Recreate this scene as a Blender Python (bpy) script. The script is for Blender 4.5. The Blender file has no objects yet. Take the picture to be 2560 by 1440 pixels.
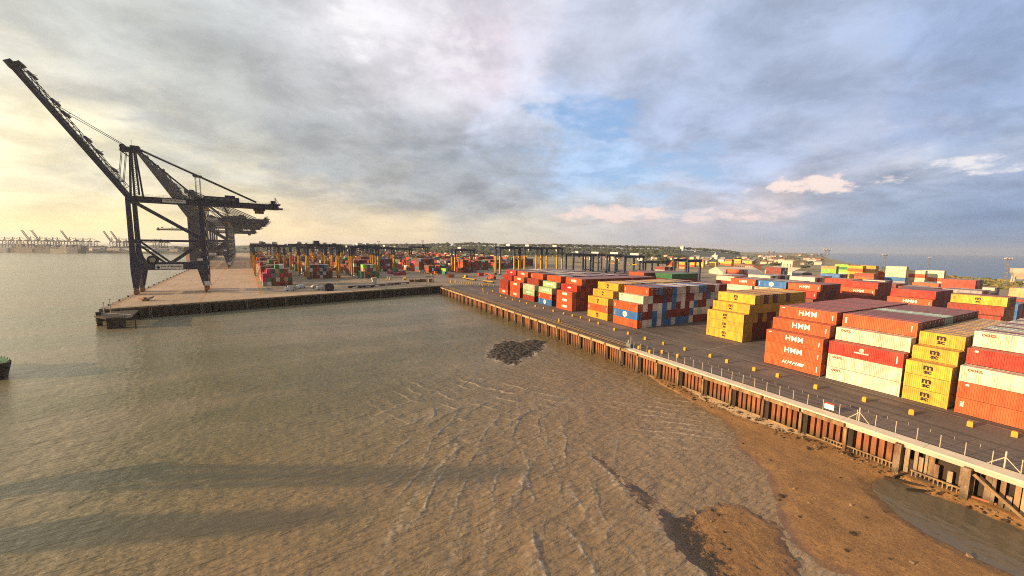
import bpy, math, random
import numpy as np
from mathutils import Vector, Matrix, noise as mnoise
from mathutils.geometry import tessellate_polygon

random.seed(7)
sc = bpy.context.scene
COL = sc.collection
R = math.radians
# ------------------------------------------------------------------ camera model (X along the right quay, Y inland, Z up, yard at 0)
F_PX, PITCH, ROLL, CAM_H, YAW = 949.149, 0.107057, 0.0134043, 28.5266, -1.09213062
def _basis():
    fw = np.array([0, math.cos(PITCH), -math.sin(PITCH)]); r = np.array([1., 0, 0]); u = np.cross(r, fw)
    c, s = math.cos(ROLL), math.sin(ROLL); r2 = c*r+s*u; u2 = -s*r+c*u
    e = np.array([math.cos(YAW), math.sin(YAW)]); n = np.array([-math.sin(YAW), math.cos(YAW)])
    q = lambda v: np.array([v[:2] @ e, v[:2] @ n, v[2]])
    return q(r2), q(u2), q(fw)
RR, UU, FF = _basis()
CAM = np.array([0, 0, CAM_H])
def ray(x, y): return FF + RR*(x-1280)/F_PX - UU*(y-720)/F_PX
def G(x, y, z=0.0):
    """point of the level z seen at photo position x, y"""
    d = ray(x, y); p = CAM + d*(z-CAM_H)/d[2]; return Vector((p[0], p[1], z))
def FAR(x, depth, z=0.0):
    d = ray(x, 622); p = CAM + d*depth/(d @ FF); return Vector((p[0], p[1], z))
def PJ(P):
    d = np.array(P)-CAM; w = d @ FF; return 1280+F_PX*(d @ RR)/w, 720-F_PX*(d @ UU)/w, w
WATER = -5.3

# ------------------------------------------------------------------ helpers
def tag(o, label=None, cat=None, group=None, kind=None):
    if label: o['label'] = label
    if cat: o['category'] = cat
    if group: o['group'] = group
    if kind: o['kind'] = kind
    return o
def empty(name, loc=(0, 0, 0), rz=0.0):
    o = bpy.data.objects.new(name, None); COL.objects.link(o)
    o.location = loc; o.rotation_euler = (0, 0, rz); o.empty_display_size = .5
    return o
def mesh_obj(name, me, parent=None, loc=(0, 0, 0), rot=(0, 0, 0)):
    o = bpy.data.objects.new(name, me); COL.objects.link(o)
    o.location = loc; o.rotation_euler = rot
    if parent is not None: o.parent = parent
    return o
KIDS = {}
def copy_tree(o, parent=None):
    c = o.copy(); COL.objects.link(c); c.parent = parent
    for k in ('label', 'group') if parent is None else ():
        if k in c: del c[k]
    for ch in o.children: copy_tree(ch, c)
    return c
class MB:
    def __init__(s): s.v = []; s.f = []; s.m = []; s.mats = []
    def mi(s, mat):
        if mat not in s.mats: s.mats.append(mat)
        return s.mats.index(mat)
    def add(s, vs, fs, mat):
        b = len(s.v); s.v += [tuple(p) for p in vs]; k = s.mi(mat)
        for f in fs: s.f.append(tuple(i+b for i in f)); s.m.append(k)
    BOXF = [(0, 3, 2, 1), (4, 5, 6, 7), (0, 1, 5, 4), (1, 2, 6, 5), (2, 3, 7, 6), (3, 0, 4, 7)]
    def box(s, lo, hi, mat):
        (a, b, c), (d, e, f) = lo, hi
        s.add([(a, b, c), (d, b, c), (d, e, c), (a, e, c), (a, b, f), (d, b, f), (d, e, f), (a, e, f)], s.BOXF, mat)
    def bar(s, p, q, w, h, mat, up=(0, 0, 1)):
        p = Vector(p); q = Vector(q); d = (q-p).normalized(); up = Vector(up)
        if abs(d.dot(up)) > .97: up = Vector((1, 0, 0)) if abs(d.x) < .9 else Vector((0, 1, 0))
        x = d.cross(up).normalized(); y = x.cross(d).normalized()
        x *= w/2; y *= h/2
        s.add([p-x-y, p+x-y, p+x+y, p-x+y, q-x-y, q+x-y, q+x+y, q-x+y], s.BOXF, mat)
    def cyl(s, p, q, r, mat, n=10, r2=None):
        p = Vector(p); q = Vector(q); d = (q-p).normalized(); r2 = r if r2 is None else r2
        x = d.orthogonal().normalized(); y = d.cross(x)
        vs = []
        for (c, rr) in ((p, r), (q, r2)):
            vs += [c+x*math.cos(2*math.pi*i/n)*rr+y*math.sin(2*math.pi*i/n)*rr for i in range(n)]
        fs = [(i, (i+1) % n, n+(i+1) % n, n+i) for i in range(n)] + [tuple(range(n))[::-1], tuple(range(n, 2*n))]
        s.add(vs, fs, mat)
    def sections(s, secs, mat):
        """stack of rectangles (x0,x1,y0,y1,z)"""
        vs = []; fs = []
        for (x0, x1, y0, y1, z) in secs: vs += [(x0, y0, z), (x1, y0, z), (x1, y1, z), (x0, y1, z)]
        for i in range(len(secs)-1):
            b = 4*i
            for k in range(4): fs.append((b+k, b+(k+1) % 4, b+4+(k+1) % 4, b+4+k))
        fs += [(3, 2, 1, 0), tuple(range(len(vs)-4, len(vs)))]
        s.add(vs, fs, mat)
    def prism(s, pts, z0, z1, mat):
        n = len(pts); vs = [(x, y, z0) for x, y in pts]+[(x, y, z1) for x, y in pts]
        fs = [(i, (i+1) % n, n+(i+1) % n, n+i) for i in range(n)]
        tr = tessellate_polygon([[Vector((x, y, 0)) for x, y in pts]])
        area = sum(pts[i][0]*pts[(i+1) % n][1]-pts[(i+1) % n][0]*pts[i][1] for i in range(n))
        for t in tr:
            a, b, c = t
            ar = (pts[b][0]-pts[a][0])*(pts[c][1]-pts[a][1])-(pts[c][0]-pts[a][0])*(pts[b][1]-pts[a][1])
            if ar < 0: a, c = c, a
            fs.append((n+a, n+b, n+c)); fs.append((c, b, a))
        if area < 0: fs[:n] = [f[::-1] for f in fs[:n]]
        s.add(vs, fs, mat)
    def mesh(s, name):
        me = bpy.data.meshes.new(name); me.from_pydata(s.v, [], s.f)
        for m in s.mats: me.materials.append(m)
        me.polygons.foreach_set('material_index', s.m); me.update()
        return me
    def build(s, name, parent=None, loc=(0, 0, 0), rot=(0, 0, 0)):
        return mesh_obj(name, s.mesh(name), parent, loc, rot)

# ------------------------------------------------------------------ materials
class NT:
    """small node-graph writer"""
    def __init__(s, tree): s.t = tree; s.n = tree.nodes; s.l = tree.links
    def new(s, kind, **kw):
        nd = s.n.new(kind)
        for k, v in kw.items(): setattr(nd, k, v)
        return nd
    def put(s, sock, v):
        if isinstance(v, (int, float)): sock.default_value = v
        elif isinstance(v, (tuple, list)): sock.default_value = tuple(v)+((1.,) if len(v) == 3 and len(sock.default_value) == 4 else ())
        else: s.l.new(v, sock)
    def math(s, op, a, b=0.0, c=None, clamp=False):
        nd = s.new('ShaderNodeMath', operation=op, use_clamp=clamp); s.put(nd.inputs[0], a); s.put(nd.inputs[1], b)
        if c is not None: s.put(nd.inputs[2], c)
        return nd.outputs[0]
    def vmath(s, op, a, b=(0, 0, 0), out=0):
        nd = s.new('ShaderNodeVectorMath', operation=op); s.put(nd.inputs[0], a)
        if op == 'SCALE': s.put(nd.inputs[3], b)
        else: s.put(nd.inputs[1], b)
        return nd.outputs[out]
    def noise(s, vec, scale, detail=3., rough=.55, dist=0.0, out=0):
        nd = s.new('ShaderNodeTexNoise'); s.put(nd.inputs['Vector'], vec); s.put(nd.inputs['Scale'], scale)
        nd.inputs['Detail'].default_value = detail; nd.inputs['Roughness'].default_value = rough; nd.inputs['Distortion'].default_value = dist
        return nd.outputs[out]
    def ramp(s, v, lo, hi, a=0.0, b=1.0, smooth=True):
        nd = s.new('ShaderNodeMapRange'); nd.interpolation_type = 'SMOOTHSTEP' if smooth else 'LINEAR'
        s.put(nd.inputs[0], v); nd.inputs[1].default_value = lo; nd.inputs[2].default_value = hi; nd.inputs[3].default_value = a; nd.inputs[4].default_value = b
        return nd.outputs[0]
    def mix(s, f, a, b, mode='MIX'):
        nd = s.new('ShaderNodeMix', data_type='RGBA', blend_type=mode); s.put(nd.inputs[0], f); s.put(nd.inputs[6], a); s.put(nd.inputs[7], b)
        return nd.outputs[2]
    def mapping(s, vec, scale=(1, 1, 1), rot=(0, 0, 0)):
        nd = s.new('ShaderNodeMapping'); s.put(nd.inputs[0], vec); nd.inputs[2].default_value = rot; nd.inputs[3].default_value = scale
        return nd.outputs[0]
    def bump(s, hgt, strength, dist=.1):
        nd = s.new('ShaderNodeBump'); nd.inputs['Strength'].default_value = strength; nd.inputs['Distance'].default_value = dist; s.put(nd.inputs['Height'], hgt)
        return nd.outputs[0]
def new_mat(name):
    m = bpy.data.materials.new(name); m.use_nodes = True
    nt = NT(m.node_tree); b = m.node_tree.nodes['Principled BSDF']
    return m, nt, b
MATS = {}
def mat(name, c, rough=.6, var=.25, scale=.6, c2=None, bump=0.0, bscale=8., metallic=0.0, spec=.3, streak=False):
    """painted or mineral surface: a base colour that drifts to a second one through noise"""
    if name in MATS: return MATS[name]
    m, nt, b = new_mat(name)
    tc = nt.new('ShaderNodeTexCoord').outputs['Object']
    vec = nt.mapping(tc, (1, 1, .18)) if streak else tc
    n1 = nt.noise(vec, scale, 5., .62)
    c2 = c2 or tuple(x*(1-var) for x in c)
    n2 = nt.noise(tc, scale*7.3, 3., .6)
    f = nt.ramp(nt.math('ADD', nt.math('MULTIPLY', n1, .7), nt.math('MULTIPLY', n2, .3)), .36, .66)
    nt.put(b.inputs['Base Color'], nt.mix(f, c, c2))
    b.inputs['Roughness'].default_value = rough; b.inputs['Metallic'].default_value = metallic
    b.inputs['Specular IOR Level'].default_value = spec
    if bump: nt.put(b.inputs['Normal'], nt.bump(nt.noise(tc, bscale, 4., .6), bump, .05))
    MATS[name] = m
    return m

navy = mat('navy_steel', (.030, .042, .098), .5, .35, .35, (.036, .036, .058), streak=True)
rust = mat('rusty_steel', (.40, .165, .075), .85, .4, .8, (.24, .095, .045), .4, 6., streak=True)
dkrust = mat('dark_rusty_piling', (.055, .038, .026), .85, .4, .5, (.022, .018, .014), .4, 5., streak=True)
yellow = mat('yellow_paint', (.66, .36, .03), .5, .2, .7, (.52, .27, .03))
bollard_y = mat('bollard_yellow', (.66, .37, .035), .7, .2, 2.2, (.44, .25, .05))
white = mat('white_paint', (.74, .72, .66), .5, .15, .5)
signw = mat('sign_white', (.80, .80, .76), .5, .06, 1.)
black = mat('black_ink', (.012, .012, .014), .6, .1, 1.)
tyre = mat('tyre_rubber', (.02, .02, .02), .85, .2, 3.)
galv = mat('galvanised_steel', (.42, .41, .38), .5, .25, 2.)
glass = mat('dark_glass', (.03, .04, .05), .12, .2, .5, spec=.6)
concrete = mat('pale_concrete', (.56, .48, .38), .85, .2, .35, (.46, .38, .29), .15, 3.)
pilec = mat('stained_concrete', (.36, .27, .18), .9, .4, .7, (.16, .11, .07), .5, 3., streak=True)
timber = mat('weathered_timber', (.34, .22, .11), .85, .45, .8, (.15, .10, .06), .5, 4.)
redp = mat('red_paint', (.52, .05, .03), .5, .2, .5)
brownm = mat('brown_steel', (.14, .08, .05), .7, .3, .6)
roofg = mat('grey_roof', (.30, .30, .30), .7, .25, .2)
roofw = mat('cream_roof', (.62, .52, .38), .7, .12, .15)
wallw = mat('cream_wall', (.66, .55, .42), .8, .15, .2)
roofr = mat('tiled_roof', (.26, .12, .07), .85, .3, .3)
wallb = mat('brick_wall', (.33, .17, .11), .85, .25, .4)

def container_paint(name, attr):
    """steel paint whose colour comes from the object (or from a face attribute); dents, dust and rust over it"""
    m, nt, b = new_mat(name)
    if attr: colr = nt.new('ShaderNodeAttribute', attribute_name='paint').outputs['Color']
    else: colr = nt.new('ShaderNodeObjectInfo').outputs['Color']
    tc = nt.new('ShaderNodeTexCoord').outputs['Object']
    rnd = nt.new('ShaderNodeObjectInfo').outputs['Random']
    off = nt.new('ShaderNodeCombineXYZ'); nt.put(off.inputs[0], nt.math('MULTIPLY', rnd, 91.)); nt.put(off.inputs[1], nt.math('MULTIPLY', rnd, 37.))
    vec = nt.vmath('ADD', tc, off.outputs[0])
    big = nt.noise(vec, .45, 4., .6)
    st = nt.noise(nt.mapping(vec, (2.2, 2.2, .22)), 1.0, 4., .65)
    up = nt.new('ShaderNodeSeparateXYZ'); nt.put(up.inputs[0], nt.new('ShaderNodeNewGeometry').outputs['Normal'])
    top = nt.ramp(up.outputs[2], .5, .9)
    pan = nt.noise(nt.mapping(vec, (.9, 0, .25)), 1.0, 2., .5); spot = nt.noise(vec, 2.6, 4., .7)
    colr = nt.vmath('SCALE', colr, nt.ramp(pan, .35, .65, .80, 1.12))
    colr = nt.mix(nt.ramp(spot, .68, .76, 0, .5), colr, (.10, .055, .04))
    faded = nt.mix(nt.math('MULTIPLY', nt.ramp(big, .35, .7), .16), colr, (.42, .28, .16))
    worn = nt.mix(nt.math('MULTIPLY', nt.ramp(st, .55, .74), .55), faded, (.13, .06, .032))
    dusty = nt.mix(nt.math('MULTIPLY', top, nt.ramp(nt.noise(vec, .8, 4., .6), .3, .7, .25, .6)), worn, (.24, .17, .14))
    nt.put(b.inputs['Base Color'], dusty)
    b.inputs['Roughness'].default_value = .55; b.inputs['Specular IOR Level'].default_value = .3
    nt.put(b.inputs['Normal'], nt.bump(nt.noise(vec, 1.3, 3., .5), .25, .06))
    return m
cpaint = container_paint('container_paint', False)
cpaint_m = container_paint('stacked_container_paint', True)

# ------------------------------------------------------------------ text
TXT = {}
def text_mesh(s, size, m, shear=0.0, space=1.0, bold=.012, depth=.012):
    key = (s, size, m.name, shear, space)
    if key in TXT: return TXT[key]
    cu = bpy.data.curves.new('lettering', 'FONT'); cu.body = s; cu.size = size; cu.align_x = 'CENTER'; cu.align_y = 'CENTER'
    cu.extrude = depth; cu.offset = bold; cu.shear = shear; cu.space_character = space; cu.resolution_u = 2
    o = bpy.data.objects.new('lettering_tmp', cu); COL.objects.link(o)
    dg = bpy.context.evaluated_depsgraph_get(); dg.update()
    me = bpy.data.meshes.new_from_object(o.evaluated_get(dg)); me.name = 'lettering'
    bpy.data.objects.remove(o); bpy.data.curves.remove(cu)
    me.materials.clear(); me.materials.append(m)
    TXT[key] = me
    return me

# ------------------------------------------------------------------ shipping containers
PAL = {  # paint colours
    'orange': (.62, .105, .028), 'red': (.48, .032, .020), 'rust red': (.36, .048, .028), 'maroon': (.20, .032, .030), 'yellow': (.74, .42, .045),
    'cream': (.76, .68, .52), 'white': (.74, .71, .66), 'blue': (.035, .19, .50), 'navy': (.03, .055, .15), 'green': (.025, .20, .07), 'lime': (.30, .62, .08),
    'pale green': (.42, .58, .30), 'grey': (.30, .30, .31), 'magenta': (.48, .03, .13), 'tan': (.55, .34, .16), 'brown': (.17, .075, .045), 'teal': (.03, .16, .17), 'mint': (.46, .66, .56)}
CW, ROWP = 2.39, 2.5
def container_mesh(L, H, rough=True):
    mb = MB(); P = cpaint; d = .075
    # corrugated long sides
    for side in (0, 1):
        prof = []; n = int(round((L-.30)/.28)); w = (L-.30)/n; x = .15
        for i in range(n):
            prof += [(x, 0), (x+w*.36, 0), (x+w*.46, d), (x+w*.90, d)]; x += w
        prof.append((L-.15, 0))
        vs = []; y = lambda q: (.012+q) if side == 0 else CW-.012-q
        for (px, q) in prof: vs += [(px, y(q), .16), (px, y(q), H-.10)]
        fs = [((2*i, 2*i+2, 2*i+3, 2*i+1) if side == 0 else (2*i, 2*i+1, 2*i+3, 2*i+2)) for i in range(len(prof)-1)]
        mb.add(vs, fs, P)
        yy = (0, .06) if side == 0 else (CW-.06, CW)
        mb.box((.15, yy[0], H-.10), (L-.15, yy[1], H-.012), P); mb.box((.15, yy[0]+(.0 if side else .02), .085), (L-.15, yy[1]-(.02 if side else 0), .17), P)
    # closed end at x = 0
    prof = []; n = 9; w = (CW-.3)/n; yv = .15
    for i in range(n): prof += [(yv, 0), (yv+w*.25, 0), (yv+w*.42, d), (yv+w*.83, d)]; yv += w
    prof.append((CW-.15, 0))
    vs = []
    for (py, q) in prof: vs += [(.012+q, py, .16), (.012+q, py, H-.12)]
    mb.add(vs, [(2*i, 2*i+1, 2*i+3, 2*i+2) for i in range(len(prof)-1)], P)
    for x0, x1 in ((0, .15), (L-.15, L)):
        mb.box((x0, .15, .085), (x1 if x0 == 0 else x1-.05, CW-.15, .17), P); mb.box((x0, .15, H-.12), (x1, CW-.15, H-.012), P)
        for y0, y1 in ((0, .15), (CW-.15, CW)):
            mb.box((x0, y0, .0), (x1, y1, H), P)
    # ribbed roof
    n = int(round((L-.3)/.45)); w = (L-.3)/n; x = .15; vs = []
    prof = []
    for i in range(n): prof += [(x, .035), (x+w*.3, .035), (x+w*.42, .012), (x+w*.88, .012)]; x += w
    prof.append((L-.15, .035))
    for (px, q) in prof: vs += [(px, .06, H-q-.012), (px, CW-.06, H-q-.012)]
    mb.add(vs, [(2*i, 2*i+2, 2*i+3, 2*i+1) for i in range(len(prof)-1)], P)
    mb.add([(.15, .1, .10), (L-.15, .1, .10), (L-.15, CW-.1, .10), (.15, CW-.1, .10)], [(0, 3, 2, 1)], tyre)
    return mb.mesh('container_body')
def door_mesh(L, H, s):
    mb = MB(); y0, y1 = (.16, CW/2-.01) if s == 0 else (CW/2+.01, CW-.16)
    mb.box((L-.10, y0, .17), (L-.045, y1, H-.13), cpaint)
    for k in range(1, 5):
        z = .17+(H-.3)*k/5; mb.box((L-.045, y0+.05, z-.22), (L-.028, y1-.05, z+.16), cpaint)
    return mb.mesh('door_leaf')
def rods_mesh(L, H, s):
    mb = MB(); y0, y1 = (.16, CW/2-.01) if s == 0 else (CW/2+.01, CW-.16)
    for q in (.22, .80):
        y = y0+(y1-y0)*q
        mb.cyl((L-.02, y, .12), (L-.02, y, H-.08), .024, galv, 6)
        mb.box((L-.03, y-.02, 1.10), (L+.005, y+.26 if q < .5 else y+.03, 1.16), galv)
    return mb.mesh('locking_bar')
def plate_mesh(L, H):
    mb = MB(); mb.box((L-.027, CW-.78, H-.62), (L-.018, CW-.36, H-.36), signw)
    return mb.mesh('marking_plate')
PROTO = {}
def proto(L, H):
    if (L, H) not in PROTO:
        PROTO[(L, H)] = (container_mesh(L, H), [door_mesh(L, H, 0), door_mesh(L, H, 1)], [rods_mesh(L, H, 0), rods_mesh(L, H, 1)], plate_mesh(L, H))
    return PROTO[(L, H)]

ORD = ['', 'first', 'second', 'third', 'fourth', 'fifth', 'sixth', 'seventh', 'eighth', 'ninth', 'tenth', 'eleventh', 'twelfth', 'thirteenth', 'fourteenth', 'fifteenth',
       'sixteenth', 'seventeenth', 'eighteenth', 'nineteenth', 'twentieth', 'twenty-first', 'twenty-second', 'twenty-third', 'twenty-fourth', 'twenty-fifth']
CONT = []     # every container of the place: dict(x,y,z,rz,L,H,color,ref,row,tier,deco,exp)
def add_block(x, y, rows, ref, color, tiers=5, step=True, L=12.19, H=2.896, deco=None, rz=0.0, end=True, hts=None, jitter=.04, extra=0, group='containers stacked in the yard', rowword='row from the quay', keep=None):
    """a stack of rows (each row further inland); color(row, tier) -> paint name or None; deco {(row,tier): key}"""
    rnd = random.Random(hash((round(x, 1), round(y, 1))) % 99991)
    cz, sz = math.cos(rz), math.sin(rz)
    hgt = {}
    for r in range(rows):
        h = hts(r) if hts else tiers
        if step and not hts: h = min(tiers, 3+r) if tiers >= 4 else tiers
        hgt[r] = h
    for r in range(rows):
        for t in range(hgt[r]):
            exposed_front = (t >= hgt.get(r-1, 0)); top = (t == hgt[r]-1)
            if not (exposed_front or top or end): continue
            c = color(r, t)
            if c is None: continue
            jx = rnd.uniform(-jitter, jitter) if r else 0
            lx, ly = jx, r*ROWP
            CONT.append(dict(x=x+lx*cz-ly*sz, y=y+lx*sz+ly*cz, z=t*H+.02, rz=rz, L=L, H=H, color=c, ref=ref, row=r+1, tier=t+1, h=hgt[r], deco=(deco or {}).get((r, t)),
                             front=exposed_front, top=top, end=end, group=group, rowword=rowword))
def pick(rnd, w):
    ks = list(w); return rnd.choices(ks, [w[k] for k in ks])[0]
def ends(rows_by_tier, dflt, codes):
    """tier -> string of colour codes, first letter = first row that has that tier"""
    def f(r, t):
        s = rows_by_tier.get(t)
        if s:
            k = r-max(0, t-2)
            if 0 <= k < len(s): return codes[s[k]]
        return dflt(r, t)
    return f
CODES = dict(o='orange', m='maroon', r='red', w='white', b='blue', n='navy', y='yellow', c='cream', g='mint', G='green', k='rust red', p='pale green', a='grey', t='tan')
rc = random.Random(11)
mar = lambda r, t: ('rust red' if (r*7+t*3) % 5 == 0 else 'maroon')
QY = 101.7
# long red block: five bays, far to near
roofmix = lambda seed: (lambda r, t, q=random.Random(seed): pick(q, dict(maroon=6, navy=2.2, grey=1.2, cream=1.6, tan=.5) if t >= 4 else {'maroon': 7, 'rust red': 3}))
LONG = ['farthest bay of the long red block', 'second bay of the long red block', 'middle bay of the long red block', 'fourth bay of the long red block', 'nearest bay of the long red block']
add_block(-213.2, QY, 19, LONG[0], ends({0: 'o', 1: 'k', 2: 'k', 3: 'r', 4: 'r'}, roofmix(1), CODES), deco={(0, 0): 'big', (0, 1): 'line', (2, 4): 'slant'})
add_block(-198.6, QY, 19, LONG[1], ends({0: 'o', 1: 'o', 2: 'o', 3: 'o', 4: 'o'}, roofmix(2), CODES), deco={(0, 0): 'big', (0, 2): 'big', (1, 3): 'big', (2, 4): 'big'})
add_block(-182.6, QY, 19, LONG[2], ends({0: 'k', 1: 'p', 2: 'c', 3: 'k', 4: 'o'}, roofmix(3), CODES), deco={(0, 1): 'two', (0, 2): 'tiny', (2, 4): 'vert'})
add_block(-166.1, QY, 20, LONG[3], ends({0: 'b', 1: 'o', 2: 'p', 3: 'p', 4: 'o'}, roofmix(4), CODES), deco={(0, 0): 'disc', (0, 2): 'two', (1, 3): 'two', (0, 1): 'vert'})
add_block(-149.6, QY, 21, LONG[4], ends({0: 'o', 1: 'o', 2: 'o', 3: 'r', 4: 'o'}, mar, CODES), deco={(0, 0): 'big', (0, 1): 'big', (0, 2): 'big', (1, 3): 'slant', (2, 4): 'big'})
# yellow stack beside it, then the chequered block
add_block(-126.1, QY, 20, 'yellow stack beside the long red block', ends({0: 'y', 1: 'o', 2: 'y', 3: 'y', 4: 'y'}, lambda r, t: pick(rc, dict(yellow=4, tan=3, maroon=3, cream=1)), CODES),
          deco={(0, 0): 'msc', (0, 1): 'vert', (0, 2): 'msc', (1, 3): 'msc', (2, 4): 'msc'})
add_block(-110.5, QY, 20, 'chequered block', ends({
    0: 'owwbwbbwbbbwmmmmbbmm', 1: 'bmmbwbmmmmmbwgwwmmmm', 2: 'owmwwbwbmwmwbmmwwmmm', 3: 'cwmmnmbwwmmwwmbwgmm', 4: 'ombmmbwwmwwbbmmwmm'}, mar, CODES),
    deco={(0, 1): 'disc', (0, 0): 'patch', (0, 2): 'vert', (1, 3): 'tiny', (2, 4): 'vert'})
add_block(-81.7, 116.7, 14, 'yellow stack set back from the quay', ends({0: 'yymmmmyyyymmyy', 1: 'yymmmmyyyymmyy', 2: 'yyymymmyyyyyyy', 3: 'yyyyyyyyyyyyy', 4: 'yymymyymyyyy'}, lambda r, t: 'yellow', CODES),
          deco={(0, 0): 'msc', (0, 1): 'msc', (0, 2): 'msc', (1, 3): 'msc', (2, 4): 'msc'})
add_block(-54.4, QY-.3, 18, 'orange stack with big white letters', ends({0: 'o', 1: 'o', 2: 'o', 3: 'o', 4: 'o'}, lambda r, t: 'rust red' if t == 4 and r % 3 else 'maroon', CODES),
          deco={(0, 0): 'slantbig', (0, 1): 'hmm', (0, 2): 'hmms', (1, 3): 'hmm', (2, 4): 'hmms'})
add_block(-41.2, QY, 17, 'cream and red stack', ends({0: 'c', 1: 'c', 2: 'r', 3: 'c', 4: 'o'}, lambda r, t: 'maroon' if not (t == 4 and r in (8, 9)) else 'mint', CODES),
          deco={(0, 0): 'oocl', (0, 1): 'oocl', (0, 2): 'emblem', (1, 3): 'oocl', (2, 4): 'vert'})
add_block(-28.6, QY, 16, 'narrow yellow stack', lambda r, t: 'yellow' if r < 3 or t < 4 else ('tan' if r % 4 else 'yellow'), L=6.06, H=2.6,
          deco={(0, 0): 'mscs', (0, 1): 'mscs', (0, 2): 'mscs', (1, 3): 'mscs', (2, 4): 'mscs'})
add_block(-21.6, QY-.2, 15, 'red and cream stack at right edge', ends({0: 'o', 1: 'o', 2: 'c', 3: 'r', 4: 'c'}, lambda r, t: ('maroon', 'cream', 'grey', 'maroon', 'cream', 'mint')[r % 6] if t == 4 else 'maroon', CODES),
          deco={(0, 0): 'side', (0, 1): 'small', (0, 2): 'oocl', (1, 3): 'small', (2, 4): 'oocl'}, end=False)
# second line, behind the first
Y2 = 182.0
add_block(-119.5, Y2, 10, 'red stack behind the chequered block', ends({3: 'c', 4: 'o'}, roofmix(21), CODES), deco={(2, 4): 'hmm', (1, 3): 'tiny'})
add_block(-106.0, Y2, 10, 'blue topped stack behind the deeper yellow', ends({3: 'c', 4: 'b'}, roofmix(22), CODES), deco={(2, 4): 'disc', (1, 3): 'tiny'})
add_block(-93.0, Y2, 9, 'orange stack behind the white lettered stack', ends({3: 'r', 4: 'o'}, mar, CODES), deco={(2, 4): 'hmm', (1, 3): 'hmm'})
add_block(-162.5, 176.0, 11, 'green row behind the long red block', lambda r, t: 'green' if t == 4 else 'maroon')
add_block(-88.6, 223.0, 8, 'third line red stack left of the masts', ends({3: 'o', 4: 'r'}, mar, CODES), deco={(1, 3): 'hmm'}, tiers=5)
add_block(-63.0, 195.0, 9, 'red stack behind the cream and red one', ends({3: 'o', 4: 'r'}, lambda r, t: 'maroon', CODES), deco={(1, 3): 'hmm'})
add_block(-46.0, 190.6, 6, 'yellow topped stack behind the narrow yellow', ends({0: 'y', 1: 'y', 2: 'k', 3: 'k', 4: 'y'}, mar, CODES), deco={(2, 4): 'msc'})
add_block(-51.5, 181.0, 4, 'green stack left of the yellow topped one', lambda r, t: 'lime' if r == 3 and t == 2 else 'green', tiers=3, step=False, L=6.06)
add_block(-66.0, 232.0, 5, 'cream topped stack near the coast', ends({2: 'c'}, lambda r, t: 'cream' if t == 2 else 'green', CODES), tiers=4, step=False)
add_block(-52.0, 246.0, 6, 'low blue stack near the coast', lambda r, t: 'blue' if r < 2 else ('maroon' if r % 2 else 'grey'), tiers=3, step=False)
add_block(-28.0, 240.0, 3, 'cream and red pair near the coast', lambda r, t: 'cream' if t else 'rust red', tiers=3, step=False)
add_block(-134.0, 226.0, 8, 'low cream row before the white shed', lambda r, t: 'cream' if r == 0 else ('maroon', 'navy', 'cream', 'grey')[r % 4], tiers=5, step=False)
add_block(-117.0, 236.0, 5, 'cream row right of the low cream row', lambda r, t: ('cream', 'maroon', 'grey')[r % 3], tiers=5, step=False)
add_block(-103.0, 242.0, 4, 'red row before the lime stack', lambda r, t: ('rust red', 'cream', 'tan')[r % 3], tiers=5, step=False)
p_ = G(1610, 682, 14.5)
add_block(p_.x-12.19, p_.y, 16, 'maroon row behind the long red block', lambda r, t: 'orange' if r == 0 else 'maroon', step=False)
lw = random.Random(8)
for (bx, by, nr) in ((-146, 262, 6), (-162, 238, 8), (-128, 262, 7), (-112, 268, 6), (-97, 275, 6), (-80, 262, 5), (-66, 268, 5), (-52, 275, 5), (-36, 262, 5), (-142, 300, 6), (-120, 305, 6), (-98, 312, 6), (-76, 305, 5), (-54, 312, 5), (-150, 345, 5), (-126, 350, 5), (-102, 356, 5), (-78, 350, 4), (-56, 356, 4), (-36, 312, 4), (-14, 275, 4), (-14, 305, 4), (-170, 385, 3), (-146, 390, 3), (-200, 300, 6), (-216, 330, 5), (-190, 345, 4), (-240, 240, 7), (-256, 262, 6), (-270, 300, 6)):
    add_block(bx, by, nr, None, lambda r, t: pick(lw, {'maroon': 3, 'cream': 2, 'orange': 2, 'grey': 2, 'blue': 1.2, 'tan': 1.5, 'rust red': 2}), tiers=lw.choice((3, 3, 4, 4, 5)), step=False)
# far yard
def far_stack(px, py, cols, ref, rows=2, L=12.19, wpx=None):
    p = G(px, py)
    add_block(p.x, p.y, rows, ref, lambda r, t: cols[t], tiers=len(cols), step=False, L=L)
far_stack(2050, 701, ['yellow', 'lime', 'lime', 'lime', 'tan'], 'lime green stack under the big mast', 2)
far_stack(2084, 692, ['maroon', 'pale green', 'lime', 'green', 'lime'], 'green stack behind the lime stack', 2)
far_stack(2116, 699, ['yellow', 'tan', 'yellow', 'orange', 'yellow'], 'tall yellow stack by the thin mast', 3)
far_stack(2148, 698, ['tan', 'orange', 'yellow', 'tan', 'yellow'], 'yellow stack right beside the thin mast', 3)
far_stack(2190, 699, ['red', 'orange', 'red'], 'small red stack by the thin mast', 1)
far_stack(2209, 718, ['rust red', 'grey', 'blue', 'cream', 'cream', 'cream'], 'first tall cream stack by the sea', 2)
far_stack(2255, 719, ['yellow', 'cream', 'cream', 'orange', 'cream'], 'striped cream stack by the sea', 2)
far_stack(2301, 719, ['cream', 'cream', 'orange', 'cream', 'cream'], 'last tall cream stack by the sea', 2)
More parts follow.
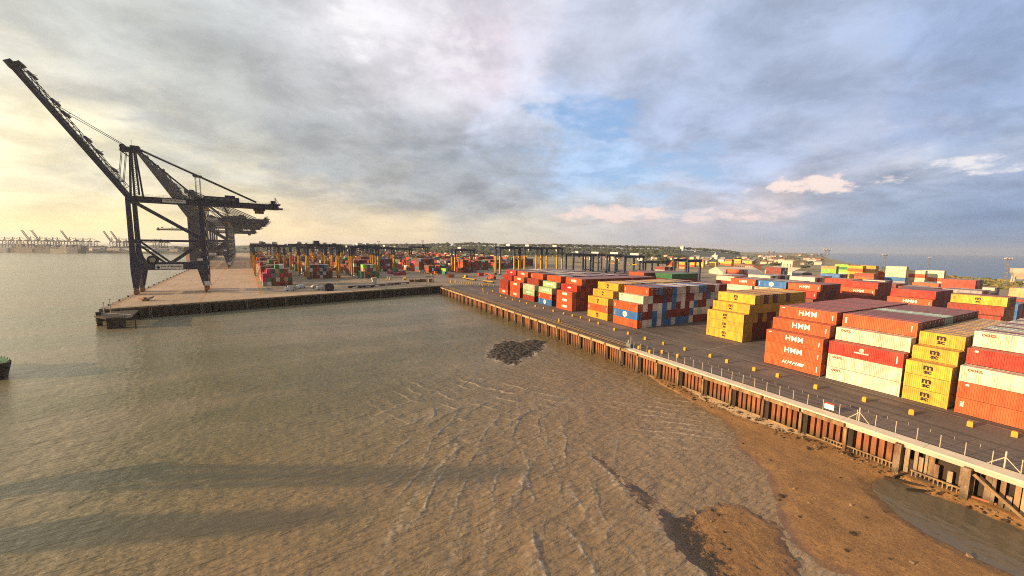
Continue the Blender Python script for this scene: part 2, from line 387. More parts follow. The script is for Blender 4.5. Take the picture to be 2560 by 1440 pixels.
for i, (px, py, cols) in enumerate([(1664, 668, ['yellow', 'red', 'red', 'yellow']), (1678, 668, ['yellow', 'yellow', 'yellow', 'red']), (1697, 671, ['tan', 'red', 'yellow', 'yellow']), (1720, 666, ['orange', 'yellow', 'yellow', 'yellow']),
                                     (1741, 668, ['yellow', 'yellow', 'yellow', 'orange']), (1772, 668, ['tan', 'yellow', 'yellow']), (1800, 662, ['orange', 'yellow']), (1812, 664, ['orange', 'yellow', 'yellow', 'orange']),
                                     (1835, 663, ['orange', 'yellow', 'tan', 'yellow']), (1862, 664, ['tan', 'yellow', 'yellow'])]):
    far_stack(px, py, cols, ORD[i+1]+' of the far yellow and red stacks', 2)

# left yard, laid out along the left quay
DA, DB = np.array([-.9915, -.13]), np.array([-.13, .9915])
D0 = np.array([-222., -82.])
def D(a, b, z=0.0): p = D0+DA*a+DB*b; return Vector((p[0], p[1], z))
DRZ = math.atan2(-DA[1], -DA[0])       # containers' local x points to the near end
LYW = {'maroon': 7, 'rust red': 4, 'brown': 4, 'green': 1.3, 'white': .5, 'grey': .8, 'navy': 1.0, 'magenta': .5, 'orange': 1.3, 'blue': .3, 'tan': 1.0, 'red': .7, 'teal': .6, 'cream': .3}
ly = random.Random(5)
def yard_block(a, b, rows, hts, ref, cols=None):
    p = D(a+12.19, b)
    add_block(p.x, p.y, rows, ref, (lambda r, t: (cols or {}).get((r, t)) or pick(ly, LYW)), hts=lambda r: hts[r], rz=DRZ, group='containers in the left yard', rowword='row from the left')
yard_block(74, 60.3, 7, [3, 4, 4, 5, 5, 4, 3], 'first stack of the left yard', {(0, 2): 'magenta', (0, 1): 'magenta', (0, 0): 'grey', (1, 0): 'white', (1, 1): 'green', (1, 2): 'magenta', (1, 3): 'magenta', (2, 1): 'brown', (3, 1): 'white', (3, 4): 'green', (4, 4): 'white', (5, 0): 'magenta', (6, 1): 'green', (6, 2): 'rust red'})
yard_block(126, 94.9, 7, [4, 4, 4, 4, 4, 4, 3], 'second stack of the left yard', {(0, 3): 'teal', (0, 2): 'white', (3, 2): 'white', (3, 0): 'white', (3, 1): 'navy', (4, 3): 'blue', (4, 1): 'white', (5, 3): 'grey', (5, 2): 'grey', (1, 2): 'rust red', (1, 3): 'maroon', (2, 2): 'rust red', (2, 3): 'rust red'})
yard_block(112, 132.6, 6, [2, 4, 4, 4, 4, 2], 'third stack of the left yard', {(0, 1): 'green', (1, 3): 'lime', (1, 2): 'tan', (3, 3): 'cream', (4, 3): 'lime', (4, 1): 'green', (5, 1): 'green', (5, 0): 'green', (4, 2): 'white', (0, 0): 'teal'})
yard_block(150, 170, 6, [1, 1, 2, 1, 1, 1], 'fourth stack of the left yard', {(0, 0): 'magenta', (2, 1): 'green', (3, 0): 'red'})
nref = 4
for (b0, a0) in ((60.3, 88), (94.9, 140), (132.6, 126), (169.5, 165), (206, 128), (243, 128), (280, 150), (317, 175), (354, 190), (391, 215)):
    a = a0
    while a < 640:
        a += 12.6+(ly.random() < .12)*14
        if a > 640: break
        rows = 8 if b0 > 200 else 6; base = ly.choice((3, 3, 4, 4, 4, 5))
        hts = [max(0, min(5, base+ly.choice((-2, -1, 0, 0, 0, 1)))) for _ in range(rows)]
        yard_block(a, b0, rows, hts, None)
# a few boxes by themselves between the yards
lone = []
def lone_box(px, py, color, ref, rz, L=12.19, n=1, tier=0):
    p = G(px, py)
    CONT.append(dict(x=p.x, y=p.y, z=.02+tier*2.9, rz=rz, L=L, H=2.896, color=color, ref=ref, row=0, tier=1+tier, h=1, deco=None, front=True, top=True, end=True, group='containers by themselves', rowword=''))
lone_box(1121, 694, 'orange', 'standing alone on the yard near the quay corner', DRZ+R(90), 6.06)
lone_box(1076, 683, 'orange', 'under the blue one in the middle of the yard', DRZ, 12.19)
lone_box(1072, 683, 'blue', 'on the orange one in the middle of the yard', DRZ, 12.19, tier=1)
lone_box(1100, 684, 'teal', 'right of the blue and orange pair', DRZ, 12.19, tier=0)
lone_box(1102, 684, 'lime', 'on top of the teal one in mid yard', DRZ, 12.19, tier=1)
lone_box(1050, 682, 'white', 'left of the blue and orange pair', DRZ+R(90), 6.06)
lone_box(1197, 690, 'red', 'leaning dark behind the red truck load', DRZ+R(90), 6.06)
lone_box(1000, 688, 'red', 'low on the yard by the light mast', DRZ+R(90), 6.06)
lone_box(985, 689, 'magenta', 'low beside the red one by the light mast', DRZ+R(90), 6.06)

# which ones show largest: projected area of the open faces
def shown(c):
    cx, sx = math.cos(c['rz']), math.sin(c['rz']); L, H = c['L'], c['H']
    P = lambda lx, ly, lz: PJ((c['x']+lx*cx-ly*sx, c['y']+lx*sx+ly*cx, c['z']+lz))
    def area(q):
        if any(p[2] < 1 for p in q): return 0
        if all(p[0] < 0 or p[0] > 2560 for p in q): return 0
        return abs(sum(q[i][0]*q[(i+1) % 4][1]-q[(i+1) % 4][0]*q[i][1] for i in range(4)))/2
    A = 0
    if c['front']: A += area([P(0, 0, 0), P(L, 0, 0), P(L, 0, H), P(0, 0, H)])
    if c['top']: A += area([P(0, 0, H), P(L, 0, H), P(L, CW, H), P(0, CW, H)])
    if c['end']: A += area([P(L, 0, 0), P(L, CW, 0), P(L, CW, H), P(L, 0, H)])*c.get('endf', 1)
    return A
for c in CONT:
    if c['ref'] in LONG[:4] or (c['ref'] and 'cream and red stack' == c['ref'] and c['tier'] < 4) or c['ref'] == 'narrow yellow stack' and c['row'] > 4: c['endf'] = .12 if c['tier'] < c['h'] else .6
    if c['ref'] in ('red stack behind the chequered block', 'blue topped stack behind the deeper yellow', 'orange stack behind the white lettered stack', 'third line red stack left of the masts', 'red stack behind the cream and red one') and c['tier'] < 4: c['endf'] = 0; c['front'] = False
    c['area'] = shown(c)*(.01 if c['ref'] is None else 1)
CONT.sort(key=lambda c: -c['area'])
N_IND = 300
print('containers', len(CONT), 'last individual area', CONT[min(N_IND, len(CONT)-1)]['area'])

hmm_m = text_mesh('HMM', 1.8, signw, bold=.035, space=1.08)
def lettering(o, c):
    k = c['deco']; L, H = c['L'], c['H']; kids = []
    def put(me, x, z, rot=0.0, name='lettering', sx=1.0):
        t = mesh_obj(name, me, o, (x, -.006, z), (R(90), rot, 0)); t.scale = (sx, 1, 1); return t
    def rectm(w, h, m):
        mb = MB(); mb.box((-w/2, -h/2, 0), (w/2, h/2, .012), m); return mb.mesh('marking')
    if k in ('hmm', 'hmms', 'big'):
        put(hmm_m, L*.52, H*.56, sx=.92)
        if k == 'hmms': put(text_mesh('HMM', .30, signw, bold=.02), .9, H-.42)
        if k == 'hmms' or k == 'hmm': put(rectm(.16, 1.1, signw), L-.75, H*.5, name='marking')
    elif k == 'slantbig':
        put(text_mesh('HMM', 1.2, signw, shear=.4, space=1.35, bold=.03), L*.46, H*.52, sx=1.0)
        mb = MB(); mb.add([(-.7, -.35, 0), (.5, -.35, 0), (.9, .35, 0), (-.3, .35, 0), (-.7, -.35, .012), (.5, -.35, .012), (.9, .35, .012), (-.3, .35, .012)], MB.BOXF, signw)
        put(mb.mesh('flag_emblem'), L*.66, H*.55, name='emblem'); put(rectm(.16, 1.3, signw), L-.75, H*.5, name='marking')
    elif k == 'slant': put(text_mesh('HMM', 1.0, signw, shear=.4, space=1.25, bold=.05), L*.52, H*.55)
    elif k == 'two': put(text_mesh('CHINA SHIPPING', 1.05, signw, bold=.05), L*.52, H*.55, sx=.72)
    elif k in ('msc', 'mscs'):
        put(text_mesh('m', 1.5, black, bold=.06), L*.50, H*.70, sx=1.15); put(text_mesh('sc', 1.15, black, bold=.05), L*.50, H*.36, sx=1.05)
        if k == 'msc': put(rectm(.08, 1.3, black), .75, H*.5, name='marking')
    elif k == 'oocl':
        put(text_mesh('OOCL', .62, redp, bold=.03), 1.75, H-.62)
    elif k == 'tiny': put(text_mesh('OOCL', .5, redp, bold=.02), 1.5, H-.5)
    elif k == 'vert':
        put(text_mesh('HMM', .55, signw, bold=.02), .62, H*.52, rot=R(90)); put(rectm(.14, 1.2, signw), L-.8, H*.52, name='marking')
    elif k == 'line': put(rectm(4.5, .18, mat('dark_red_ink', (.2, .02, .02), .6)), L*.5, H*.45, name='marking')
    elif k == 'patch': put(rectm(1.9, 1.3, redp), L*.76, H*.30, name='marking')
    elif k == 'disc':
        mb = MB(); mb.cyl((0, 0, 0), (0, 0, .012), 1.05, signw, 22); mb.cyl((0, 0, .012), (0, 0, .018), .55, mat('pink_ink', (.62, .42, .38), .6), 18)
        put(mb.mesh('disc_emblem'), L*.49, H*.52, name='emblem'); put(rectm(.12, 1.7, signw), .7, H*.5, name='marking')
    elif k == 'emblem':
        mb = MB(); mb.cyl((0, 0, 0), (0, 0, .012), .42, mat('cream_ink', (.80, .66, .42), .6), 20); put(mb.mesh('round_emblem'), L*.47, H*.68, name='emblem')
        put(text_mesh('HAMBURG S\u00dcD', .34, signw, bold=.02), L*.47, H*.46); put(rectm(.16, 1.5, signw), L-.9, H*.5, name='marking')
        mb = MB(); mb.box((-.7, -1.05, 0), (.7, 1.0, .008), mat('fresh_red_paint', (.47, .03, .022), .5)); put(mb.mesh('repaired_patch'), 1.9, H*.52, name='repaired_patch')
    elif k == 'side':
        put(text_mesh('TEX', .55, signw, bold=.03), .75, H*.62, rot=R(90))
    elif k == 'small': put(rectm(.42, .34, signw), 1.1, H-.45, name='marking')

DOOR_REFS = ()
def name_color(c): return c['color']
for i, c in enumerate(CONT[:N_IND]):
    body, doors, rods, plate = proto(c['L'], c['H'])
    o = mesh_obj('shipping_container', body, None, (c['x'], c['y'], c['z']), (0, 0, c['rz']))
    k = .9+.2*random.random(); colr = tuple(min(1, v*k) for v in PAL[c['color']])+(1.,)
    o.color = colr
    size = 'short ' if c['L'] < 7 else ''
    if c['row'] == 0: lab = '%s%s container %s' % (size, c['color'], c['ref'])
    elif c['rowword'] == 'row from the left': lab = '%s%s container, %s tier, %s row from left, %s' % (size, c['color'], ORD[c['tier']], ORD[c['row']], c['ref'])
    elif c['h'] == c['tier'] and c['row'] > 3: lab = '%s container, top tier, %s row back, %s' % (c['color'], ORD[c['row']], c['ref'])
    else: lab = '%s container, %s tier, %s row back, %s' % (c['color'], ORD[c['tier']], ORD[c['row']], c['ref'])
    tag(o, lab, 'container', c['group'])
    if c['end'] and c.get('endf', 1) > .2 and c['area'] > 110:
        for s in (0, 1):
            d = mesh_obj('door', doors[s], o); d.color = colr
            mesh_obj('locking_bar', rods[s], d)
        if c['color'] not in ('white', 'cream'): mesh_obj('marking_plate', plate, o)
    if c['deco']: lettering(o, c)
    if len(lab.split()) > 16 or ' None' in lab: print('LONG LABEL', lab)
# the rest of the boxes, too many and too small to count: one mass
vs = []; fs = []; cols = []
for c in CONT[N_IND:]:
    cx, sx = math.cos(c['rz']), math.sin(c['rz']); b = len(vs)
    k = .8+.4*random.random()
    for (lx, lyy, lz) in [(0, 0, 0), (c['L'], 0, 0), (c['L'], CW, 0), (0, CW, 0), (0, 0, c['H']-.03), (c['L'], 0, c['H']-.03), (c['L'], CW, c['H']-.03), (0, CW, c['H']-.03)]:
        vs.append((c['x']+lx*cx-lyy*sx, c['y']+lx*sx+lyy*cx, c['z']+lz))
    for f in MB.BOXF: fs.append(tuple(b+i for i in f)); cols.append([min(1, v*k) for v in PAL[c['color']]]+[1.])
me = bpy.data.meshes.new('stacked_containers'); me.from_pydata(vs, [], fs); me.materials.append(cpaint_m)
at = me.color_attributes.new('paint', 'FLOAT_COLOR', 'CORNER')
at.data.foreach_set('color', np.repeat(np.array(cols, dtype=np.float32), 4, axis=0).ravel())
tag(mesh_obj('container_mass', me), 'distant mass of mixed containers filling the yard behind the nearer stacks', 'containers', None, 'stuff')

# ------------------------------------------------------------------ ground, water, mud
def sheet(name, pts, z, m, kind='structure'):
    me = bpy.data.meshes.new(name)
    tr = tessellate_polygon([[Vector((p[0], p[1], 0)) for p in pts]])
    fs = []
    for a, b, c in tr:
        ar = (pts[b][0]-pts[a][0])*(pts[c][1]-pts[a][1])-(pts[c][0]-pts[a][0])*(pts[b][1]-pts[a][1])
        fs.append((a, b, c) if ar > 0 else (c, b, a))
    me.from_pydata([(p[0], p[1], z) for p in pts], [], fs); me.materials.append(m)
    o = mesh_obj(name, me); tag(o, kind=kind); return o
def ground_mat(name, c, c2, c3, s=.05, rough=.9, lines=None, fine=2.5, bump=.25):
    m, nt, b = new_mat(name)
    tc = nt.new('ShaderNodeTexCoord').outputs['Object']
    n1 = nt.noise(tc, s, 5., .6); n2 = nt.noise(nt.mapping(tc, (1, 6, 1), (0, 0, R(0))), s*1.2, 4., .6); n3 = nt.noise(tc, fine, 4., .65)
    col = nt.mix(nt.ramp(n1, .38, .62), c, c2); col = nt.mix(nt.math('MULTIPLY', nt.ramp(n2, .5, .68), .7), col, c3)
    col = nt.mix(nt.math('MULTIPLY', nt.ramp(n3, .45, .75), .35), col, tuple(min(1, x*1.7) for x in c))
    nt.put(b.inputs['Base Color'], col); b.inputs['Roughness'].default_value = rough; b.inputs['Specular IOR Level'].default_value = .25
    if bump: nt.put(b.inputs['Normal'], nt.bump(n3, bump, .05))
    return m
asphalt = ground_mat('asphalt', (.165, .128, .102), (.118, .093, .078), (.080, .064, .056), .06)
def wear(m):
    """tyre tracks along the quay, oil spots and square repairs"""
    nt = NT(m.node_tree); b = m.node_tree.nodes['Principled BSDF']; src = b.inputs['Base Color'].links[0].from_socket
    tc = nt.new('ShaderNodeTexCoord').outputs['Object']
    tr1 = nt.noise(nt.mapping(tc, (.012, .55, 1)), 1.0, 4., .6); sp = nt.noise(tc, .33, 3., .5); sp2 = nt.noise(tc, 1.7, 3., .6)
    col = nt.mix(nt.ramp(tr1, .54, .66, 0, .55), src, (.05, .043, .040)); col = nt.mix(nt.ramp(sp, .66, .72, 0, .65), col, (.035, .03, .028)); col = nt.mix(nt.ramp(sp2, .68, .76, 0, .5), col, (.26, .21, .165))
    br = nt.new('ShaderNodeTexBrick'); nt.put(br.inputs['Vector'], tc); br.inputs['Scale'].default_value = .055; br.inputs['Color1'].default_value = (.92, .92, .92, 1); br.inputs['Color2'].default_value = (1.15, 1.12, 1.1, 1); br.inputs['Mortar'].default_value = (.78, .77, .76, 1); br.inputs['Mortar Size'].default_value = .003
    nt.put(b.inputs['Base Color'], nt.mix(1.0, col, br.outputs[0], 'MULTIPLY'))
wear(asphalt)
deckm = ground_mat('terminal_concrete', (.46, .33, .22), (.38, .275, .185), (.30, .22, .15), .04, fine=1.2, bump=.1)
yardm = ground_mat('yard_paving', (.30, .232, .16), (.22, .172, .12), (.15, .122, .09), .03, fine=.8)
landm = ground_mat('coastal_ground', (.34, .26, .155), (.22, .19, .09), (.30, .24, .15), .01, fine=.2)
linem = mat('worn_line_paint', (.42, .38, .30), .8, .4, 1.2)
oranl = mat('rail_line_paint', (.52, .24, .06), .8, .3, .6)
TIPA = 0.0
far_a = D(1650, 0)
land_pts = [(120, 80.), (-262, 80.), (-269.5, 82.5), (-222.0, -80.5), (far_a.x, far_a.y), (-3800, 900), (-8000, 4800), (-6500, 7000), (-2600, 6100), (-1500, 3300), (-800, 1900), (-450, 1180), (-260, 830), (-178, 690), (-84, 522), (10, 430), (120, 350)]
sheet('ground', land_pts, -.012, landm)
yd = [(120, 80.), (-262, 80.), (-269.5, 82.5), tuple(D(30, 62)[:2]), tuple(D(900, 62)[:2]), tuple(D(900, 420)[:2]), (-330, 430), (-150, 480), (-86, 470), (30, 360), (120, 300)]
sheet('yard', yd, -.004, yardm)
sheet('asphalt_apron', [(119, 80.1), (-264, 80.1), (-268, 92), (-240, 150), (-200, 182), (-40, 176), (60, 150), (119, 150)], 0.0, asphalt)
sheet('terminal_deck', [tuple(D(3, 1.5)[:2]), tuple(D(1640, 0.5)[:2]), tuple(D(1640, 56)[:2]), tuple(D(900, 59)[:2]), tuple(D(26, 59)[:2]), (-267.5, 82.)], .004, deckm)
# painted lines on the terminal deck and the apron
for b, w, m in ((2.6, .5, oranl), (4.4, .25, linem), (10.2, .18, linem), (14.5, .18, linem), (19, .18, linem), (23.5, .18, linem), (28, .18, linem), (31.9, .55, oranl), (50, .2, linem), (53, .2, linem), (57.5, 1.0, oranl)):
    a0 = 6 if b < 40 else 24
    sheet('lane_marking', [tuple(D(a0, b)[:2]), tuple(D(900, b)[:2]), tuple(D(900, b+w)[:2]), tuple(D(a0, b+w)[:2])], .010, m)
for y, x0, x1 in ((99.2, -125, -8), (100.4, -96, -86), (114.9, -97, -66)):
    sheet('lane_marking', [(x0, y), (x1, y), (x1, y+.16), (x0, y+.16)], .005, linem)
for x in (-97.6, -69.0, -42.0):
    sheet('lane_marking', [(x, 99.36), (x+.16, 99.36), (x+.16, 114.8), (x, 114.8)], .005, linem)

# water: one sheet, fine near the camera, with real swell and wave crests over the shallows
def poly_px(pts, z): return np.array([list(G(x, y, z)[:2]) for x, y in pts])
def sdist(P, poly):
    """signed distance of points P (n,2) to a polygon, positive inside"""
    n = len(poly); d = np.full(len(P), 1e9); ins = np.zeros(len(P), bool)
    for i in range(n):
        a = poly[i]; b = poly[(i+1) % n]; ab = b-a; t = np.clip(((P-a) @ ab)/(ab @ ab+1e-9), 0, 1)
        d = np.minimum(d, np.hypot(*(P-a-t[:, None]*ab).T))
        c = ((a[1] > P[:, 1]) != (b[1] > P[:, 1])) & (P[:, 0] < (b[0]-a[0])*(P[:, 1]-a[1])/(b[1]-a[1]+1e-12)+a[0]); ins ^= c
    return np.where(ins, d, -d)
_rng = np.random.default_rng(3)
_perm = _rng.permutation(256)
_grad = _rng.normal(size=(256, 2)); _grad /= np.linalg.norm(_grad, axis=1)[:, None]
def pn(x, y):
    xi = np.floor(x).astype(int); yi = np.floor(y).astype(int); xf = x-xi; yf = y-yi
    u = xf*xf*xf*(xf*(xf*6-15)+10); v = yf*yf*yf*(yf*(yf*6-15)+10)
    def g(ix, iy, dx, dy):
        h = _perm[(_perm[ix & 255]+iy) & 255]; return _grad[h, 0]*dx+_grad[h, 1]*dy
    a = g(xi, yi, xf, yf); b = g(xi+1, yi, xf-1, yf); c = g(xi, yi+1, xf, yf-1); d = g(xi+1, yi+1, xf-1, yf-1)
    return (a+(b-a)*u)+((c+(d-c)*u)-(a+(b-a)*u))*v
def fbm(x, y, o=4):
    s = 0; a = 1.
    for i in range(o): s = s+a*pn(x*2**i+17.3*i, y*2**i-9.1*i); a *= .5
    return s
fang = math.atan2(FF[1], FF[0])
def water_height(x, y):
    """relief of the sea surface above its mean level"""
    P = np.stack([x, y], 1)
    h = .09*fbm(x/9., y/6., 3)+.05*fbm(x/2.2, y/1.3, 3)
    # trains of shoaling waves that cross over the bar: thin broken crests, with froth and crest light painted pale along them
    foam_glint = np.zeros_like(x)
    def crest(ph, epx, sx, amp, sharp, seed, cover=.5):
        nonlocal h, foam_glint
        e = np.array(G(*epx, WATER)[:2])
        env = np.exp(-(((x-e[0])/sx[0])**2+((y-e[1])/sx[1])**2)**2)*np.clip(1.5*fbm(x/8.+3+seed, y/8.-8, 3)+cover, 0, 1.1)
        k = np.floor(ph); f = ph-k; hgt = .35+1.3*np.abs(pn(k*7.3+seed, ph*0+.5))
        cr = np.where(f < .5, np.exp(-((f-.5)*sharp*.45)**2), np.exp(-((f-.5)*sharp*1.5)**2))*env*hgt
        h = h+amp*cr
        foam_glint = np.maximum(foam_glint, np.clip(env*hgt*1.5, 0, 1)*np.exp(-((f-.51)*sharp*2.1)**2)*np.clip(.55+1.4*pn(x*1.7+seed, y*1.7), 0, 1))
    def ring(cpx, lam, warp, seed):
        c = np.array(G(*cpx, WATER)[:2]); return (np.hypot(x-c[0], y-c[1])+warp*fbm(x/13.+seed, y/13., 3)+warp*.3*fbm(x/3.3, y/3.3-seed, 3))/lam
    c = np.array(G(1286, 925, WATER)[:2]); th = np.arctan2(y-c[1], x-c[0]); r0_ = np.hypot(x-c[0], y-c[1])
    a0 = math.atan2(-c[1], -c[0]); th = (th-a0+np.pi) % (2*np.pi)-np.pi
    crest((th*r0_.clip(20, 60)*0+th*36+.9*fbm(x/12., y/12., 3)+.28*fbm(x/2.6, y/2.6, 3))/3.0, (1290, 1345), (22, 15), 0.16, 10., 1.3, .62)
    crest((th*36+1.1*fbm(x/9.+4, y/9., 3)+.3*fbm(x/2.2, y/2.2, 3))/4.7+.3, (1330, 1250), (24, 19), 0.14, 9., 5.1, .4)
    crest(ring((350, 800), 3.6, 2.0, 4.4), (1170, 1030), (24, 22), 0.23, 10., 4.4, .5)
    crest(ring((300, 1000), 4.4, 2.2, 6.2), (1250, 1120), (24, 20), 0.19, 10., 6.2, .45)
    crest(ring((1560, 800), 3.4, 2.0, 9.2), (1190, 1000), (20, 22), 0.16, 9., 9.2, .35)
    crest(ring((1560, 760), 2.4, 1.4, 2.2), (1700, 1040), (16, 14), .05, 6., 2.2, .5)
    return h, foam_glint
def calm_at(x, y):
    P = np.stack([x, y], 1); near = (np.hypot(x, y) < 140); out = np.zeros_like(x); out[near] = np.clip(sdist(P[near], _pool)/.8+1, 0, 1); return out
def build_water():
    ang = np.concatenate([np.linspace(-62, 62, 1500), np.linspace(62, 298, 60)[1:-1]])
    ang = np.radians(ang)+fang
    rad = np.concatenate([np.linspace(24, 120, 520), np.geomspace(120, 700, 200)[1:], np.geomspace(700, 12000, 40)[1:]])
    A, Rr = np.meshgrid(ang, rad); x = (np.cos(A)*Rr).ravel(); y = (np.sin(A)*Rr).ravel()
    fade = np.clip(1-(np.hypot(x, y)-140)/500, 0, 1)
    hh, foam_glint = water_height(x, y); nr = np.hypot(x, y) < 260; sd_ = sdist(np.stack([x[nr], y[nr]], 1), _shoal)+1.6*fbm(x[nr]/2.6, y[nr]/1.8, 4); foam_glint[nr] = np.maximum(foam_glint[nr], np.exp(-((sd_+.5)/.9)**2)*np.clip(.25+1.5*fbm(x[nr]/3., y[nr]/3., 3), 0, 1)*.9); z = WATER+hh*fade; foam_glint = np.append(foam_glint*fade, 0)
    n, k = len(ang), len(rad)
    idx = np.arange(n*k).reshape(k, n); q = np.stack([idx[:-1], np.roll(idx[:-1], -1, 1), np.roll(idx[1:], -1, 1), idx[1:]], -1).reshape(-1, 4)[:, ::-1]
    cx = len(x); x = np.append(x, 0); y = np.append(y, 0); z = np.append(z, WATER)
    V = np.stack([x, y, z], 1)
    tri = np.stack([np.full(n, cx), idx[0], np.roll(idx[0], -1)], 1)
    me = bpy.data.meshes.new('water')
    me.vertices.add(len(V)); me.vertices.foreach_set('co', V.ravel())
    nl = q.size+tri.size; me.loops.add(nl); me.loops.foreach_set('vertex_index', np.concatenate([q.ravel(), tri.ravel()]))
    me.polygons.add(len(q)+len(tri)); st = np.concatenate([np.arange(len(q))*4, len(q)*4+np.arange(len(tri))*3]); me.polygons.foreach_set('loop_start', st)
    me.update(calc_edges=True); me.validate()
    if me.polygons[0].normal.z < 0: me.flip_normals()
    me.polygons.foreach_set('use_smooth', [True]*len(me.polygons))
    fa = me.attributes.new('foam_glint', 'FLOAT', 'POINT'); fa.data.foreach_set('value', foam_glint.astype(np.float32))
    ca = me.attributes.new('calm', 'FLOAT', 'POINT'); ca.data.foreach_set('value', calm_at(V[:, 0], V[:, 1]).astype(np.float32))
    return me
def water_mat():
    m, nt, b = new_mat('silty_water')
    tc = nt.new('ShaderNodeTexCoord').outputs['Object']
    n1 = nt.noise(tc, .012, 4., .6); n2 = nt.noise(nt.mapping(tc, (1, .35, 1), (0, 0, R(25))), .05, 4., .6)
    pa, pb = G(1500, 1200, WATER), G(250, 800, WATER); dd = (pb-pa).normalized()
    far = nt.math('ADD', nt.vmath('DOT_PRODUCT', nt.vmath('SUBTRACT', tc, tuple(pa)), tuple(dd), out=1), nt.math('MULTIPLY', nt.math('SUBTRACT', n2, .5), 90.))
    olive = nt.ramp(far, 0., 75.); sheen_ = nt.ramp(far, 80., 190.)      # silt thins off the bank; farther out sky sheen is painted into the colour
    c1 = nt.mix(sheen_, nt.mix(olive, (.285, .190, .098), (.165, .142, .068)), (.215, .205, .132))
    c2 = nt.mix(sheen_, nt.mix(olive, (.230, .156, .080), (.128, .114, .054)), (.170, .165, .104))
    col = nt.mix(nt.ramp(n1, .35, .65), c1, c2)
    col = nt.mix(nt.math('MULTIPLY', nt.ramp(n2, .46, .66), .45), col, (.30, .215, .125))
    fo = nt.new('ShaderNodeAttribute', attribute_name='foam_glint').outputs['Fac']
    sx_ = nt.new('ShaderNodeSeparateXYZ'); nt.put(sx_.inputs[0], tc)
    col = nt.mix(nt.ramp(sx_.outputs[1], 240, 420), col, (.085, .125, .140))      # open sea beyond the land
    col = nt.mix(nt.math('MULTIPLY', fo, .8), col, (.64, .51, .35))  # pale froth colour that also paints in the light on the crests
    cal = nt.new('ShaderNodeAttribute', attribute_name='calm').outputs['Fac']; col = nt.mix(cal, col, (.125, .100, .066))
    nt.put(b.inputs['Base Color'], col)
    b.inputs['Roughness'].default_value = .20; b.inputs['IOR'].default_value = 1.33; b.inputs['Specular IOR Level'].default_value = .5
    def along(ang, a, c):
        u = nt.vmath('DOT_PRODUCT', tc, (math.cos(ang)*a, math.sin(ang)*a, 0), out=1); v = nt.vmath('DOT_PRODUCT', tc, (-math.sin(ang)*c, math.cos(ang)*c, 0), out=1)
        cb = nt.new('ShaderNodeCombineXYZ'); nt.put(cb.inputs[0], u); nt.put(cb.inputs[1], v); return cb.outputs[0]
    w1 = nt.noise(along(R(88), .42, 1.55), 1.0, 4., .55, .5); w2 = nt.noise(along(R(98), .09, .30), 1.0, 3., .5, .4); w3 = nt.noise(along(R(70), .55, 2.1), 1.0, 2., .5, .3)
    hgt = nt.math('ADD', nt.math('ADD', nt.math('MULTIPLY', w1, .80), nt.math('MULTIPLY', w2, 1.15)), nt.math('MULTIPLY', w3, .30))
    bn = nt.bump(hgt, .9, .55); st_ = nt.ramp(nt.new('ShaderNodeAttribute', attribute_name='calm').outputs['Fac'], 0, 1, .9, .10, False); st_ = nt.math('MULTIPLY', st_, nt.ramp(far, 10., 150., 1., .50)); nt.l.new(st_, bn.node.inputs['Strength'])
    nt.put(b.inputs['Normal'], bn)
    return m

BANK = [(1598, 921), (1625, 942), (1660, 965), (1700, 987), (1745, 1012), (1800, 1048), (1836, 1080), (1838, 1118), (1880, 1150), (1918, 1190), (1934, 1240), (1948, 1280), (1972, 1330), (1992, 1370), (2040, 1405), (2120, 1440), (2200, 1490), (2560, 1640), (2900, 1640), (2900, 1240), (2560, 1120), (1700, 870)]
POOL = [(2180, 1212), (2200, 1198), (2250, 1206), (2330, 1240), (2400, 1262), (2470, 1290), (2560, 1326), (2700, 1380), (2800, 1560), (2640, 1490), (2540, 1442), (2420, 1388), (2330, 1340), (2250, 1290), (2203, 1248)]
MOUND = [(1655, 1292), (1700, 1285), (1745, 1270), (1800, 1257), (1855, 1266), (1905, 1292), (1950, 1322), (1978, 1370), (2005, 1450), (2080, 1640), (1900, 1700), (1800, 1520), (1752, 1438), (1700, 1385), (1672, 1340)]
SAND = [(1700, 962), (1725, 976), (1760, 1001), (1810, 1022), (1880, 1052), (1945, 1077), (2015, 1094), (2090, 1112), (2100, 1100), (2030, 1080), (1980, 1060), (1930, 1036), (1870, 1010), (1820, 986), (1760, 966)]
SHOAL = [(1222, 893), (1232, 862), (1262, 853), (1300, 856), (1330, 848), (1366, 855), (1352, 872), (1330, 888), (1303, 896), (1296, 908), (1270, 912), (1248, 900)]
SPIT = [(1462, 1130), (1500, 1140), (1575, 1200), (1640, 1250), (1700, 1287), (1690, 1328), (1630, 1288), (1560, 1232), (1505, 1182), (1470, 1150)]
